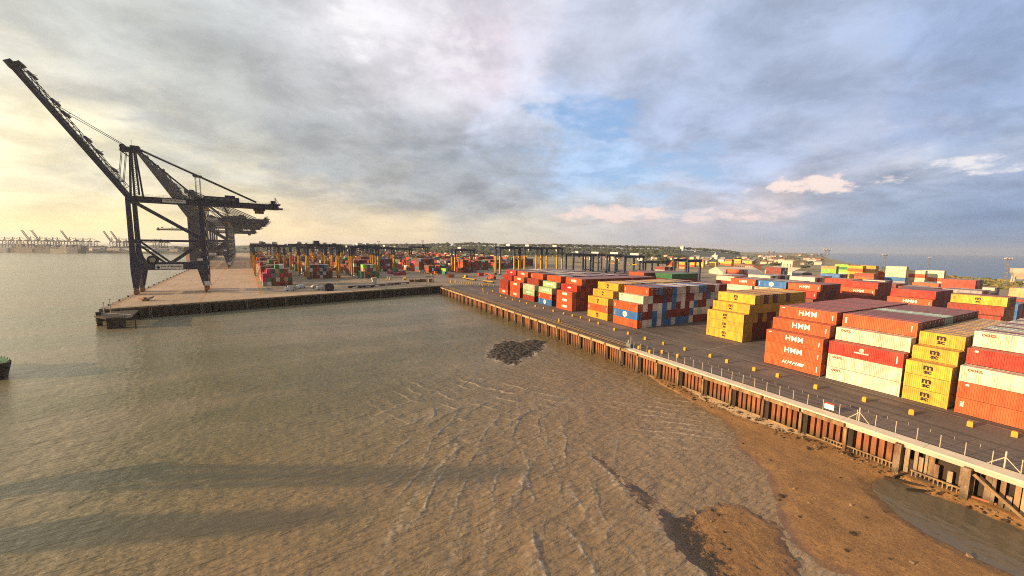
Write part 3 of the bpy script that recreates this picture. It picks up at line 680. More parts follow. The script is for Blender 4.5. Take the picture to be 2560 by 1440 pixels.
def mud_mat():
    m, nt, b = new_mat('tidal_mud')
    tc = nt.new('ShaderNodeTexCoord').outputs['Object']
    at = nt.new('ShaderNodeAttribute', attribute_name='ground'); sep = nt.new('ShaderNodeSeparateColor'); nt.put(sep.inputs[0], at.outputs['Color'])
    n1 = nt.noise(tc, .35, 5., .65); n2 = nt.noise(tc, 3.2, 4., .7); n3 = nt.noise(tc, 9., 3., .7); n5 = nt.noise(tc, 5., 4., .75)
    col = nt.mix(nt.ramp(n1, .35, .65), (.350, .178, .058), (.245, .122, .042))
    col = nt.mix(nt.math('MULTIPLY', nt.ramp(n2, .46, .64), .6), col, (.115, .066, .034))
    col = nt.mix(nt.math('MULTIPLY', nt.ramp(n5, .56, .66), .55), col, (.56, .35, .17))
    col = nt.mix(nt.math('MULTIPLY', nt.ramp(n5, .44, .34), .45), col, (.07, .042, .024))
    sand = nt.mix(nt.ramp(n2, .4, .7), (.70, .50, .30), (.56, .38, .21))
    col = nt.mix(nt.math('MULTIPLY', nt.ramp(nt.math('ADD', sep.outputs[0], nt.math('MULTIPLY', n1, .6)), .62, .95), .85), col, sand)
    n4 = nt.noise(tc, 1.1, 9., .82)
    weed = nt.mix(nt.ramp(n3, .45, .62), (.022, .018, .013), (.10, .070, .045))
    col = nt.mix(nt.ramp(nt.math('ADD', sep.outputs[1], nt.math('MULTIPLY', nt.math('SUBTRACT', n4, .5), 2.6)), .44, .64), col, weed)
    col = nt.mix(nt.ramp(nt.math('ADD', sep.outputs[2], nt.math('MULTIPLY', nt.math('SUBTRACT', n1, .5), .5)), .45, .95, 0, .5), col, (.070, .046, .027))    # soaked ground is darker
    nt.put(b.inputs['Base Color'], col)
    nt.put(b.inputs['Roughness'], nt.ramp(sep.outputs[2], 0.2, 1, .75, .32))
    b.inputs['Specular IOR Level'].default_value = .32
    nt.put(b.inputs['Normal'], nt.bump(nt.math('ADD', nt.math('MULTIPLY', n2, .8), nt.math('MULTIPLY', n5, .7)), .5, .10))
    return m
mudm = mud_mat()
def terrain(name, x0, x1, y0, y1, step, fn):
    nx = int((x1-x0)/step)+1; ny = int((y1-y0)/step)+1
    X, Y = np.meshgrid(np.linspace(x0, x1, nx), np.linspace(y0, y1, ny)); x = X.ravel(); y = Y.ravel()
    z, att = fn(x, y)
    idx = np.arange(nx*ny).reshape(ny, nx); q = np.stack([idx[:-1, :-1], idx[:-1, 1:], idx[1:, 1:], idx[1:, :-1]], -1).reshape(-1, 4)
    keep = (z[q] > WATER-.55).any(1); q = q[keep]
    me = bpy.data.meshes.new(name); me.from_pydata(np.stack([x, y, z], 1).tolist(), [], q.tolist())
    ca = me.color_attributes.new('ground', 'FLOAT_COLOR', 'POINT'); ca.data.foreach_set('color', np.concatenate([att, np.ones((len(att), 1))], 1).astype(np.float32).ravel())
    me.polygons.foreach_set('use_smooth', [True]*len(me.polygons)); me.materials.append(mudm)
    o = mesh_obj(name, me); tag(o, kind='structure'); return o
_shoal = poly_px(SHOAL, WATER)
_bank, _pool, _mound, _sand, _spit = (poly_px(p, WATER) for p in (BANK, POOL, MOUND, SAND, SPIT))
def flat_h(x, y):
    P = np.stack([x, y], 1); w = .55*fbm(x/3.5, y/3.5, 3)+.45*fbm(x/.9, y/.9, 3)
    sb = sdist(P, _bank)+w*.5; sp = sdist(P, _pool)+w*.4; sm = sdist(P, _mound)+w*1.5; ss = sdist(P, _sand)+w; st = sdist(P, _spit)+w*.6
    hb = np.where(sb > 0, .30*(1-np.exp(-sb/2.4)), .12*sb)
    wall = np.clip((y-72)/7., 0, 1); hb = np.where(sb > 0, hb+.42*wall, hb)
    hp = np.where(sp > 0, -.10*np.clip(sp, 0, 3)-.02, 9.); near = np.clip(-sp/1.6, 0, 1)
    hb = np.where(sp > 0, hp, np.where(hb > 0, hb*near+.01*(1-near), hb))
    hm = np.where(sm > 0, .26*(1-np.exp(-sm/2.2))+.13*np.abs(fbm(x/.7, y/.7, 4))*np.clip(sm, 0, 1), .2*sm)
    ht = np.where(st > 0, .04*np.clip(st, 0, 1)+.0, .25*st)+.06*fbm(x/.5, y/.5, 3)*np.clip(st+.6, 0, 1)+.01
    z = np.maximum(np.maximum(hb, hm), ht)+.035*fbm(x/1.1, y/1.1, 3)*np.clip(np.maximum(sb, sm)+.3, 0, 1)
    edge = np.clip(1-sm/2.2, 0, 1); _l0, _l1 = _mound[0], _mound[11]; ab = _l1-_l0; tt = np.clip(((P-_l0) @ ab)/(ab @ ab), -.2, 1.4); left = np.exp(-(np.hypot(*(P-_l0-tt[:, None]*ab).T)/3.0)**2)
    weed = np.where(sm > -.3, np.clip(.30+.62*left+.10*edge, 0, 1), np.where(st > -.6, .60, 0))
    sand = np.clip(.9+ss/2.2, 0, 1); wet = np.clip(1-z/.25, 0, 1)
    return WATER+z, np.stack([sand, weed, wet], 1)
terrain('mudflat', -84, 34, 12, 80.6, .25, flat_h)
def shoal_h(x, y):
    P = np.stack([x, y], 1); s = sdist(P, _shoal)+1.6*fbm(x/2.6, y/1.8, 4)
    z = np.where(s > 0, .16*(1-np.exp(-s/2.)), .12*s)+.55*fbm(x/1.7, y/.9, 4)*np.clip(s+1.2, 0, 1)+.06*np.clip(s, 0, 3)-.02
    return WATER+z, np.stack([z*0, z*0+1, z*0+.15], 1)
sx0, sy0 = _shoal.min(0)-4; sx1, sy1 = _shoal.max(0)+4
terrain('mud_shoal', sx0, sx1, sy0, sy1, .20, shoal_h)

wme = build_water(); wme.materials.append(water_mat())
tag(mesh_obj('water', wme), kind='structure')

# ------------------------------------------------------------------ right quay
def corrugated(mb, p, q, z0, z1, per, dep, m, side):
    """sheet piling between two plan points; side is the plan unit vector it bulges to"""
    p = np.array(p[:2], float); q = np.array(q[:2], float); L = np.linalg.norm(q-p); d = (q-p)/L; n = int(L/per); w = L/n; s = np.array(side)
    pr = []
    for i in range(n):
        for t, k in ((0, 1), (.64, 1), (.645, 0), (.995, 0)): pr.append(p+d*(i+t)*w+s*dep*k)
    pr.append(q+s*dep)
    vs = []
    for c in pr: vs += [(c[0], c[1], z0), (c[0], c[1], z1)]
    mb.add(vs, [(2*i, 2*i+2, 2*i+3, 2*i+1) for i in range(len(pr)-1)], m)
def tide_stain(m, z0, z1, c):
    """weed and silt band that the tide leaves on a wall"""
    nt = NT(m.node_tree); b = m.node_tree.nodes['Principled BSDF']; src = b.inputs['Base Color'].links[0].from_socket
    tc = nt.new('ShaderNodeTexCoord').outputs['Object']; sp = nt.new('ShaderNodeSeparateXYZ'); nt.put(sp.inputs[0], tc)
    n = nt.noise(nt.mapping(tc, (1.6, 1.6, .5)), 1.0, 5., .7); h = nt.math('ADD', sp.outputs[2], nt.math('MULTIPLY', nt.math('SUBTRACT', n, .5), 2.2))
    col = nt.mix(nt.ramp(h, z0, z1, .88, 0.), src, c)
    blot = nt.ramp(nt.noise(nt.mapping(tc, (.35, .35, .12)), 1.0, 5., .7), .48, .64, 0., .7)
    nt.put(b.inputs['Base Color'], nt.mix(blot, col, (.12, .05, .03)))
wrust = mat('wall_piling_steel', (.33, .128, .056), .85, .4, .8, (.17, .066, .033), .5, 5., streak=True); tide_stain(wrust, -4.6, -2.6, (.075, .058, .030))
wtim = mat('wall_timber', (.36, .235, .12), .85, .45, .8, (.17, .11, .06), .5, 4., streak=True); tide_stain(wtim, -4.6, -3.0, (.07, .055, .032))
tide_stain(pilec, -4.8, -3.2, (.06, .05, .03))
quay = empty('quay_wall', (-262, 80, 0))
tag(quay, 'long rusty sheet piled quay wall with pale coping along the container apron', 'quay wall')
def Q(mb, name): o = mb.build(name, quay); o.location = (262, -80, 0); return o
mb = MB(); corrugated(mb, (-262, 79.0), (-22, 79.0), -6.2, -.75, .94, -.62, wrust, (0, 1)); Q(mb, 'sheet_piling')
mb = MB(); mb.box((-22, 79.6, -6.4), (119, 79.9, -.75), dkrust); Q(mb, 'backing_wall')
pr_ = random.Random(17); x = -22.
while x < 34:
    w = pr_.uniform(.3, .62); top = -.75 if pr_.random() < .72 else pr_.uniform(-2.8, -1.0); bot = -6.2
    if pr_.random() < .90:
        mb = MB(); y = 78.55+pr_.uniform(-.15, .25); mb.box((x, y, bot), (x+w, y+.3, top), pr_.choice((wtim, wtim, pilec, pilec, mat('old_plank', (.46, .34, .21), .9, .4, .8, (.14, .10, .065), .5, 4., streak=True), dkrust))); Q(mb, 'plank')
    x += w+pr_.choice((.06, .1, .14, .3))
mb = MB(); mb.box((-80, 78.15, -.75), (119, 80.05, -.02), concrete); mb.box((-262, 78.2, -.85), (-80, 80.05, -.12), mat('wet_timber_deck', (.17, .12, .075), .85, .4, .6)); Q(mb, 'cap_beam')
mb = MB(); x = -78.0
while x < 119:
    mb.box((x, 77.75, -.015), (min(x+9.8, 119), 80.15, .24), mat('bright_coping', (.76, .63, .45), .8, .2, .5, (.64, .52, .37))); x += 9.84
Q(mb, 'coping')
# piles stand in front of the wall, one every 6.6 m
xs = []; x = -259.
while x < -25: xs.append(x); x += 6.6
for x in xs:
    mb = MB(); lean = random.uniform(-.12, .12); mb.bar((x+lean, 77.75, -6.6), (x, 77.75, -.75-random.random()*.12), .32+random.uniform(-.06, .1), .4, wtim); mb.box((x+.32, 77.95, -4.9), (x+1.0, 78.5, -.80), dkrust)
    mb.box((x-.1, 77.9, -4.6), (x+.7, 78.55, -4.35), wtim)
    Q(mb, 'fender_pile')
for i, x in enumerate((-21.5, -14.6, -8.2, -2.6, 3, 9, 15, 21)):
    mb = MB(); mb.box((x-.38, 77.4, -6.4), (x+.38, 78.25, -.35-.1*(i % 2)), pilec); Q(mb, 'concrete_pile')
# timber walings between the fender piles, lit bright along the top
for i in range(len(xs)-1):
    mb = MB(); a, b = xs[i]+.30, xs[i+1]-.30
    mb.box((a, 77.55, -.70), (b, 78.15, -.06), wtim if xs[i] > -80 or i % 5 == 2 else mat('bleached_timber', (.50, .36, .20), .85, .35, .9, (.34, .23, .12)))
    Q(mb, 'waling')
for i in range(0, len(xs)-1):
    if xs[i] < -66: continue
    mb = MB(); mb.box((xs[i]+.2, 78.0, -4.62), (xs[i+1]-.2, 78.25, -4.38), timber); Q(mb, 'low_waling')
for (x0, x1) in ((-31, -22), (-20, -15)):
    mb = MB(); mb.box((x0, 77.9, -3.9), (x1, 78.1, -3.7), timber)
    for k in range(int((x1-x0)/.45)): mb.box((x0+.1+.45*k, 77.95, -5.0), (x0+.22+.45*k, 78.05, -3.9), timber)
    Q(mb, 'timber_grid')
mb = MB(); mb.bar((-14, 77.6, -1.0), (-8.6, 77.6, -5.2), .3, .35, timber); mb.bar((-2.2, 77.7, -3.4), (2.6, 77.4, -1.4), .35, .4, dkrust); mb.bar((-20.5, 77.6, -5.0), (-15, 77.5, -5.2), .3, .3, rust); mb.bar((-7.8, 77.8, -2), (-3, 77.8, -2.2), .25, .25, timber); Q(mb, 'brace')
# railing and pipe run on the farther part
rail = empty('quay_railing', (-262, 80, 0)); tag(rail, 'grey tubular railing with pipes along the far half of the right quay', 'railing')
mb = MB()
for (y, z) in ((79.95, 1.1), (79.95, .6), (79.95, .18)): mb.cyl((-262, y, z), (-80, y, z), .045, timber, 6)
mb.box((-262, 80.3, .0), (-80, 80.75, .12), timber); mb.cyl((-262, 81.0, .25), (-80, 81.0, .25), .14, brownm, 8)
o = mb.build('rails', rail); o.location = (262, -80, 0)
for i in range(73):
    x = -261.5+2.5*i; mb = MB(); mb.cyl((x, 79.95, 0), (x, 79.95, 1.12), .05, timber, 6)
    o = mb.build('post', rail); o.location = (262, -80, 0)
# fence
fence = empty('wire_fence', (-80, 80.6, 0)); tag(fence, 'wire fence with pale posts along the near half of the right quay', 'fence')
mb = MB()
for z in (.5, 1.2, 1.9): mb.cyl((-79, 80.45, z), (30, 80.45, z), .005, galv, 3)
o = mb.build('wire', fence); o.location = (80, -80.6, 0)
for i in range(45):
    x = -78.5+2.42*i; mb = MB(); mb.cyl((x, 80.45, -.02), (x, 80.45, 2.05), .05, concrete, 6); o = mb.build('post', fence); o.location = (80, -80.6, 0)
for x in (-27.4, -12.1):
    mb = MB(); mb.cyl((x, 80.45, -.02), (x, 80.45, 2.5), .085, concrete, 7); mb.bar((x, 80.45, 1.7), (x-1.5, 80.45, .05), .09, .09, concrete); mb.bar((x, 80.45, 1.7), (x+1.5, 80.45, .05), .09, .09, concrete)
    o = mb.build('braced_post', fence); o.location = (80, -80.6, 0)
for i in range(45):
    x = -77.3+2.42*i; mb = MB(); mb.bar((x, 80.9, 1.85), (x-.05, 81.05, 2.25), .035, .035, galv); o = mb.build('wire_stay', fence); o.location = (80, -80.6, 0)
mb = MB(); mb.box((-32.3, 80.36, .55), (-30.9, 80.40, 1.45), signw); mb.box((-32.3, 80.36, 1.47), (-30.9, 80.40, 1.72), redp); o = mb.build('notice_board', fence); o.location = (80, -80.6, 0)
# blue-grey winch cabinet at the joint between railing and fence
cab = empty('winch_cabinet', (-80.5, 80.7, 0)); tag(cab, 'small grey winch cabinet with a post where the railing meets the fence', 'cabinet')
mb = MB(); mb.box((-.9, -.5, 0), (.9, .5, 1.1), mat('blue_grey_paint', (.17, .22, .27), .6)); mb.build('body', cab)
mb = MB(); mb.cyl((.5, 0, 1.1), (.5, 0, 3.2), .09, galv, 6); mb.cyl((-.6, .2, 1.1), (-.6, .2, 1.9), .25, galv, 8); mb.build('post', cab)
lf = empty('steel_lid', (-118, 81.8, 0)); tag(lf, 'yellow box post standing beside the far quay railing', 'post')
mb = MB(); mb.box((-.35, -.35, 0), (.35, .35, 1.6), yellow); mb.build('post_body', lf); mb = MB(); mb.box((-.45, -.45, 1.6), (.45, .45, 1.75), timber); mb.build('cap', lf); lf.name = 'box_post'

# bollards on the apron: yellow blocks
def bollard_mesh():
    mb = MB(); s = .33
    mb.sections([(-s, s, -s, s, 0), (-s, s, -s, s, .78), (-s*.82, s*.82, -s*.82, s*.82, .9)], bollard_y)
    return mb.mesh('bollard_body')
bme = bollard_mesh()
def ring_mesh():
    mb = MB(); mb.box((-.09, -.03, .9), (.09, .03, 1.0), rust); return mb.mesh('lifting_eye')
rme = ring_mesh()
row1 = [(2536, 1092), (2425, 1066), (2278, 1036), (2162, 1004), (2040, 972), (1945, 943), (1886, 927), (1818, 907), (1776, 893), (1713, 876), (1659, 862), (1613, 849), (1571, 836), (1537, 826), (1497, 811), (1475, 803), (1453, 796), (1432, 791), (1410, 786), (1384, 779), (1360, 772), (1339, 767), (1318, 760), (1300, 755), (1283, 751), (1266, 746), (1252, 741)]
near_ref = {0: 'at the right edge of the view', 1: 'before the red and cream stack', 2: 'before the narrow yellow stack', 3: 'before the cream stack, right one', 4: 'before the gap by the cream stack', 5: 'before the orange lettered stack, right one', 6: 'before the orange lettered stack, left one'}
for i, (x, y) in enumerate(row1):
    p = G(x, y); o = mesh_obj('bollard', bme, None, p, (0, 0, random.uniform(-.2, .2))); mesh_obj('lifting_eye', rme, o)
    tag(o, 'yellow bollard block '+near_ref[i] if i in near_ref else 'yellow bollard block, %s of the front row counted from the right edge' % ORD[min(i+1, 25)] if i < 24 else ['yellow bollard block before the third bay of the long red block', 'yellow bollard block before the second bay of the long red block', 'last yellow bollard block, before the far end of the red block'][i-24], 'bollard', 'yellow bollards on the apron')
for i, (x, y) in enumerate([(1598, 872), (1625, 883), (1656, 883), (1695, 893)]):
    p = G(x, y); o = mesh_obj('bollard', bme, None, p); mesh_obj('lifting_eye', rme, o); tag(o, 'yellow bollard block close to the fence, %s from the winch cabinet' % ORD[i+1], 'bollard', 'yellow bollards by the fence')
for i, (x, y) in enumerate([(1207, 725), (1209, 731), (1221, 734), (1232, 730), (1208, 715), (1222, 715), (1235, 715)]):
    p = G(x, y); o = mesh_obj('bollard', bme, None, p); o.scale = (1, 1, 1.25); tag(o, 'small yellow bollard on the open apron, %s of the loose cluster' % ORD[i+1], 'bollard', 'yellow bollards by the far corner')
for i in range(14):
    p = G(1144+i*5.6, 708+i*.35); o = mesh_obj('bollard', bme, None, p); o.scale = (.9, .9, 1.2); tag(o, 'tiny yellow bollard in the row near the dock corner', 'bollard', 'row of tiny yellow bollards near the corner')

# ------------------------------------------------------------------ left terminal: dock wall
T0, T1 = np.array([-222., -80.5]), np.array([-269.5, 82.5])
dock = empty('dock_wall', (T0[0], T0[1], 0)); tag(dock, 'tall dark sheet piled end wall of the left terminal above the water', 'dock wall')
def DK(mb, name): o = mb.build(name, dock); o.location = (-T0[0], -T0[1], 0); return o
ed = (T1-T0)/np.linalg.norm(T1-T0); en = np.array([ed[1], -ed[0]])
mb = MB(); corrugated(mb, T0, T1, -7.5, -.5, 2.6, .9, dkrust, en); DK(mb, 'sheet_piling')
mb = MB(); mb.prism([tuple(T0+en*.9), tuple(T1+en*.9), tuple(T1-en*1.2), tuple(T0-en*1.2)], -.8, .05, pilec); DK(mb, 'coping')
for k in range(9):
    p = T0+ed*(14+18*k)+en*1.05
    mb = MB()
    for s in (-.35, .35): mb.cyl((p[0]+ed[0]*s, p[1]+ed[1]*s, -6.6), (p[0]+ed[0]*s, p[1]+ed[1]*s, .1), .06, galv, 5)
    for j in range(10): z = -6.2+.62*j; mb.bar((p[0]-ed[0]*.35, p[1]-ed[1]*.35, z), (p[0]+ed[0]*.35, p[1]+ed[1]*.35, z), .05, .05, galv)
    DK(mb, 'ladder')
side = empty('berth_wall', tuple(D(0, 0))); tag(side, 'dark berth wall along the water side of the left terminal with rubber fenders', 'dock wall')
s0 = D(0, 0)
def SK(mb, name): o = mb.build(name, side); o.location = (-s0.x, -s0.y, 0); return o
mb = MB(); mb.prism([tuple(D(0, -.4)[:2]), tuple(D(1640, -.4)[:2]), tuple(D(1640, 2)[:2]), tuple(D(4, 2)[:2])], -8, .02, pilec); SK(mb, 'wall_face')
for k in range(34):
    mb = MB(); a = 8+17*k; p, q = D(a, -.9), D(a+.0, -.9)
    mb.prism([tuple(D(a-.8, -1.3)[:2]), tuple(D(a+.8, -1.3)[:2]), tuple(D(a+.8, -.4)[:2]), tuple(D(a-.8, -.4)[:2])], -5, -.3, tyre); SK(mb, 'rubber_fender')
for k in range(30):
    mb = MB(); p = D(10+17*k, .6); mb.cyl(p, p+Vector((0, 0, .75)), .32, black, 8); mb.cyl(p+Vector((0, 0, .6)), p+Vector((0, 0, .85)), .5, black, 8); SK(mb, 'mooring_bollard')
# mooring platform off the corner
dol = empty('mooring_dolphin', (T0[0], T0[1], 0)); tag(dol, 'dark piled mooring platform standing off the tip of the left terminal', 'dolphin')
c = G(300, 786, -2.2); dv = Vector((ed[0], ed[1], 0))
P1 = G(246, 788, -1.0); P2 = G(285, 793, -1.0)
def DL(mb, name): o = mb.build(name, dol); o.location = (-T0[0], -T0[1], 0); return o
mb = MB(); cx, cy = P2.x, P2.y
mb.prism([(P1.x+1, P1.y-1), (P1.x-2.5, P1.y+1.0), (T0[0]-6, T0[1]+1), (T0[0]+1, T0[1]+11), (cx+3.5, cy+6), (cx+2.2, cy-1)], -1.6, -1.0, dkrust); DL(mb, 'platform')
mb = MB(); mb.box((cx-1.4, cy-1.6, -9), (cx+2.0, cy+2.8, -.8), dkrust); DL(mb, 'main_pile')
mb = MB(); mb.cyl((P1.x, P1.y, -9), (P1.x, P1.y, .3), .95, black, 10); DL(mb, 'pile')
mb = MB(); mb.cyl((P1.x-4, P1.y+4.5, -9), (P1.x-4, P1.y+4.5, -1.5), .7, black, 10); DL(mb, 'pile')
mb = MB(); mb.cyl((cx+4.5, cy+7.5, -9), (cx+4.5, cy+7.5, -1.5), .25, dkrust, 8); DL(mb, 'pile')
for s in (0, 1.6):
    mb = MB(); mb.cyl((P1.x+1.2, P1.y+2.2+s*1.2, -1.6), (P1.x+1.2, P1.y+2.2+s*1.2, 4.4+s*.6), .12, galv, 6); mb.box((P1.x+1, P1.y+2+s*1.2, 4.2+s*.6), (P1.x+1.5, P1.y+2.5+s*1.2, 4.6+s*.6), signw); DL(mb, 'mast')
mb = MB()
for k in range(9):
    a = Vector((P1.x+1.5, P1.y+1.5, -1.0)).lerp(Vector((cx+3, cy+6, -1.0)), k/8); mb.cyl(a, a+Vector((0, 0, 1.1)), .05, galv, 5)
mb.cyl((P1.x+1.5, P1.y+1.5, .1), (cx+3, cy+6, .1), .05, galv, 5); DL(mb, 'railing')

# ------------------------------------------------------------------ quay cranes (local x inland across the rails, y along the rails away from the camera)
CRZ = math.atan2(DB[1], DB[0])
def leg_secs(land, t0, t1):
    S = [(0.6, 2.8, 3.6), (.2, 4.6, 12.5), (.2, 5.2, 14), (.2, 5.0, 17), (.3, 3.3, 20), (.4, 2.6, 24), (.6, 2.4, 52)]
    if land: S = [(30.4, 32.6, 3.6), (28.4, 33, 12.5), (28.0, 33, 14), (28.2, 33, 17), (30, 32.9, 20), (30.6, 32.8, 24), (30.7, 32.6, 52)]
    return [(a, b, t0, t1, z) for a, b, z in S]
HINGE = Vector((1.2, 7.5, 52.3))
def boom_mesh():
    """boom along local +x from the hinge"""
    mb = MB(); L = 70.
    for y in (-3.2, 3.2):
        mb.box((0, y-.55, -1.0), (L, y+.55, 1.0), navy)
        mb.bar((6, y, 3.0), (L-3, y, 2.6), .3, .3, navy)
        k = 6.
        while k < L-7: 
            mb.bar((k, y, .9), (k, y, 3.0), .2, .2, navy); mb.bar((k, y, .9), (k+4, y, 2.9), .16, .16, navy); k += 4
        mb.box((2, y+(1.0 if y > 0 else -1.6), .95), (L-1, y+(1.6 if y > 0 else -1.0), 1.02), navy)
        for q in range(33): mb.bar((2+q*2, y+(1.5 if y > 0 else -1.5), 1.0), (2+q*2, y+(1.5 if y > 0 else -1.5), 2.1), .06, .06, navy)
        mb.bar((2, y+(1.5 if y > 0 else -1.5), 2.1), (L-1, y+(1.5 if y > 0 else -1.5), 2.1), .06, .06, navy)
    for k in range(18): mb.bar((1+k*3.9, -3.2, .3), (1+k*3.9, 3.2, .3), .4, .5, navy); mb.bar((1+k*3.9, -3.2, 2.9 if k > 1 else .3), (1+k*3.9, 3.2, 2.9 if k > 1 else .3), .2, .2, navy)
    for x in (14, 24, 31, 44, 50, 63): mb.box((x, -3.9, 2.9), (x+1.8, 3.9, 3.9), navy); mb.bar((x, -3, 3.8), (x, -3, 5.2), .12, .12, navy); mb.bar((x+1.6, 3, 3.8), (x+1.6, 3, 4.9), .12, .12, navy)
    mb.box((L-2.5, -4.2, -1.3), (L+.8, 4.2, 1.5), navy); mb.box((L-1.5, -3.0, 1.4), (L-.2, 3.0, 3.6), navy)
    me = mb.mesh('boom'); me.transform(Matrix.Scale(-1, 4, (1, 0, 0))); me.flip_normals(); return me
def stays(name_pts):
    mb = MB()
    for p, q, w in name_pts: mb.bar(p, q, w, w, navy)
    return mb
def make_crane():
    root = empty('quay_crane')
    for land in (0, 1):
        for t in (0, 15):
            mb = MB(); mb.sections(leg_secs(land, t-.8, t+.8), navy); mb.build('leg', root)
    for t in (0, 15):
        mb = MB(); mb.box((4.9, t-.7, 13.3), (28.3, t+.7, 17.1), navy); mb.build('portal_beam', root)
        mb = MB(); mb.box((2.45, t-.5, 28.9), (30.7, t+.5, 30.1), navy); mb.build('tie_beam', root)
        mb = MB(); mb.bar((2.5, t, 28.9), (14.6, t, 17.0), .9, 1.0, navy); mb.bar((30.8, t, 28.9), (16.4, t, 17.0), .9, 1.0, navy); mb.bar((2.0, t, 51), (31, t, 30.6), 1.0, 1.3, navy); mb.build('brace', root)
        mb = MB()
        for k in range(14): mb.bar((5.2+k*1.75, t-.75, 17.1), (5.2+k*1.75, t-.75, 18.2), .07, .07, galv)
        mb.bar((5.2, t-.75, 18.2), (28, t-.75, 18.2), .07, .07, galv); mb.bar((5.2, t-.75, 17.7), (28, t-.75, 17.7), .05, .05, galv); mb.build('walkway_rail', root)
    for s in (1.7, 31.5):
        mb = MB(); mb.box((s-.75, .8, 4.6), (s+.75, 14.2, 7.4), mat('grey_brown_steel', (.10, .075, .06), .7)); mb.build('sill_beam', root)
        mb = MB(); mb.box((s-.6, .6, 49.6), (s+.6, 14.4, 51.8), navy); mb.box((s-.5, .7, 28.9), (s+.5, 14.3, 30.1), navy); mb.build('cross_beam', root)
        for t in (0, 15):
            mb = MB(); mb.box((s-.55, t-3.4, 2.6), (s+.55, t+3.4, 3.6), brownm)
            for q in (-2, 2): mb.box((s-.5, t+q-1.7, 1.5), (s+.5, t+q+1.7, 2.4), rust); mb.bar((s, t+q, 2.2), (s, t+q*.5, 3.0), .5, .5, galv)
            mb.build('bogie', root); bo = root.children[-1] if False else None
            mb = MB()
            for q in (-3.1, -1.9, -.6, .6, 1.9, 3.1): mb.cyl((s-.35, t+q, .42), (s+.35, t+q, .42), .42, black, 10); mb.box((s-.55, t+q-.42, .5), (s+.55, t+q+.42, 1.5), rust)
            mb.build('wheel_set', root)
    # girder
    mb = MB()
    for t in (4.3, 10.7): mb.box((1.5, t-.6, 50.6), (70.5, t+.6, 53.6), navy)
    for k in range(18): mb.box((2.2+k*4, 4.9, 51.6), (2.7+k*4, 10.1, 52.6), navy)
    mb.build('girder', root)
    mb = MB()
    for t in (3.3, 11.7):
        for k in range(46): mb.bar((2+k*1.5, t, 53.4), (2+k*1.5, t, 54.7), .06, .06, navy)
        mb.bar((2, t, 54.7), (70.5, t, 54.7), .07, .07, navy); mb.bar((2, t, 54.1), (70.5, t, 54.1), .05, .05, navy); mb.box((2, t-.35, 53.3), (70.5, t+.35, 53.42), navy)
    mb.build('girder_walkway', root)
    mb = MB(); mb.box((33, 3.9, 53.6), (50, 11.1, 56.2), navy); mb.box((43, 4.4, 56.2), (48, 10.6, 57.4), navy)
    for k in range(5): mb.box((34.5+3*k, 3.86, 54.4), (36+3*k, 3.9, 55.3), roofg)
    mb.build('machinery_house', root)
    mb = MB(); mb.box((65.5, 3.2, 53.6), (71.8, 11.8, 54.0), navy); mb.box((66.5, 5, 54), (68.8, 9.5, 56.0), navy); mb.bar((69.5, 4, 54), (69.0, 5, 58), .25, .25, navy); mb.bar((69.5, 11, 54), (69.0, 10, 58), .25, .25, navy); mb.bar((69, 5, 58), (69, 10, 58), .3, .3, navy); mb.bar((71, 5, 54), (69, 6, 58), .2, .2, navy); mb.box((70.3, 3.4, 50.9), (73, 11.6, 51.5), navy)
    mb.build('tail_platform', root)
    # boom, on its hinge
    bo = mesh_obj('boom', boom_mesh(), root, HINGE, (0, R(58.6), 0))
    # apex frame
    mb = MB()
    for t in (2.8, 12.2):
        mb.bar((2.3, t, 53), (3.1, 6 if t < 7 else 9, 78), .85, .85, navy); mb.bar((5.8, t, 54), (4.7, 6 if t < 7 else 9, 78), .75, .75, navy)
        mb.bar((30.6, 4.3 if t < 7 else 10.7, 54), (6, 6 if t < 7 else 9, 78.5), .8, .8, navy)
    for k in range(11):
        f = k/11; z = 54+24*f; y0 = 2.8+3.2*f; y1 = 12.2-3.2*f
        mb.bar((4.1-.2*f, y0, z), (4.1-.2*f, y1, z), .18, .18, navy); mb.bar((2.4+.7*f, y0, z), (5.7-1.0*f, y0, z+1.1), .16, .16, navy)
        mb.bar((3.2, 7.2, z), (4.6, 7.8, z+2.1), .12, .12, galv)
    mb.build('apex_frame', root)
    mb = MB(); mb.box((-.8, 4.2, 77.4), (7.6, 10.8, 77.9), navy); mb.box((-.6, 5, 77.9), (3.4, 10, 79.6), navy); mb.box((3.2, 5.4, 77.9), (6.8, 9.6, 80.6), navy)
    for y in (5.2, 6.8, 8.2, 9.8): mb.cyl((.4, y, 79.5), (.4, y+.5, 79.5), 1.3, navy, 12); mb.cyl((5.8, y, 79.5), (5.8, y+.5, 79.5), 1.0, navy, 12)
    for x in (-.7, 1.4, 3.5, 5.5, 7.5):
        for y in (4.3, 10.7): mb.bar((x, y, 77.9), (x, y, 79.1 if x < 7 else 80.3), .07, .07, navy)
    for y in (4.3, 10.7): mb.bar((-.7, y, 79.0), (7.5, y, 79.0), .07, .07, navy)
    mb.cyl((3.8, 7.5, 80.5), (3.8, 7.5, 83.6), .07, navy, 5); mb.bar((3.8, 5.2, 83), (3.8, 9.6, 83), .06, .06, navy)
    mb.bar((-.8, 6, 77.4), (2.6, 6, 74.6), .5, .5, navy); mb.bar((-.8, 9, 77.4), (2.6, 9, 74.6), .5, .5, navy)
    mb.build('apex_head', root)
    mb = MB()
    for y in (4.6, 10.4):
        mb.bar((6.6, y+(.9 if y < 7 else -.9), 79), (58.8, y, 54.6), .42, .55, navy)
        mb.bar((6.8, y+(1.6 if y < 7 else -1.6), 79.6), (58.8, y+.5, 54.9), .12, .12, navy)
    mb.build('back_stay', root)
    mb = MB()
    for x in (29.6, 31.6): mb.bar((x, 5, 53.6), (x, 5, 67.4), .22, .22, navy); mb.bar((x, 10, 53.6), (x, 10, 67.4), .22, .22, navy)
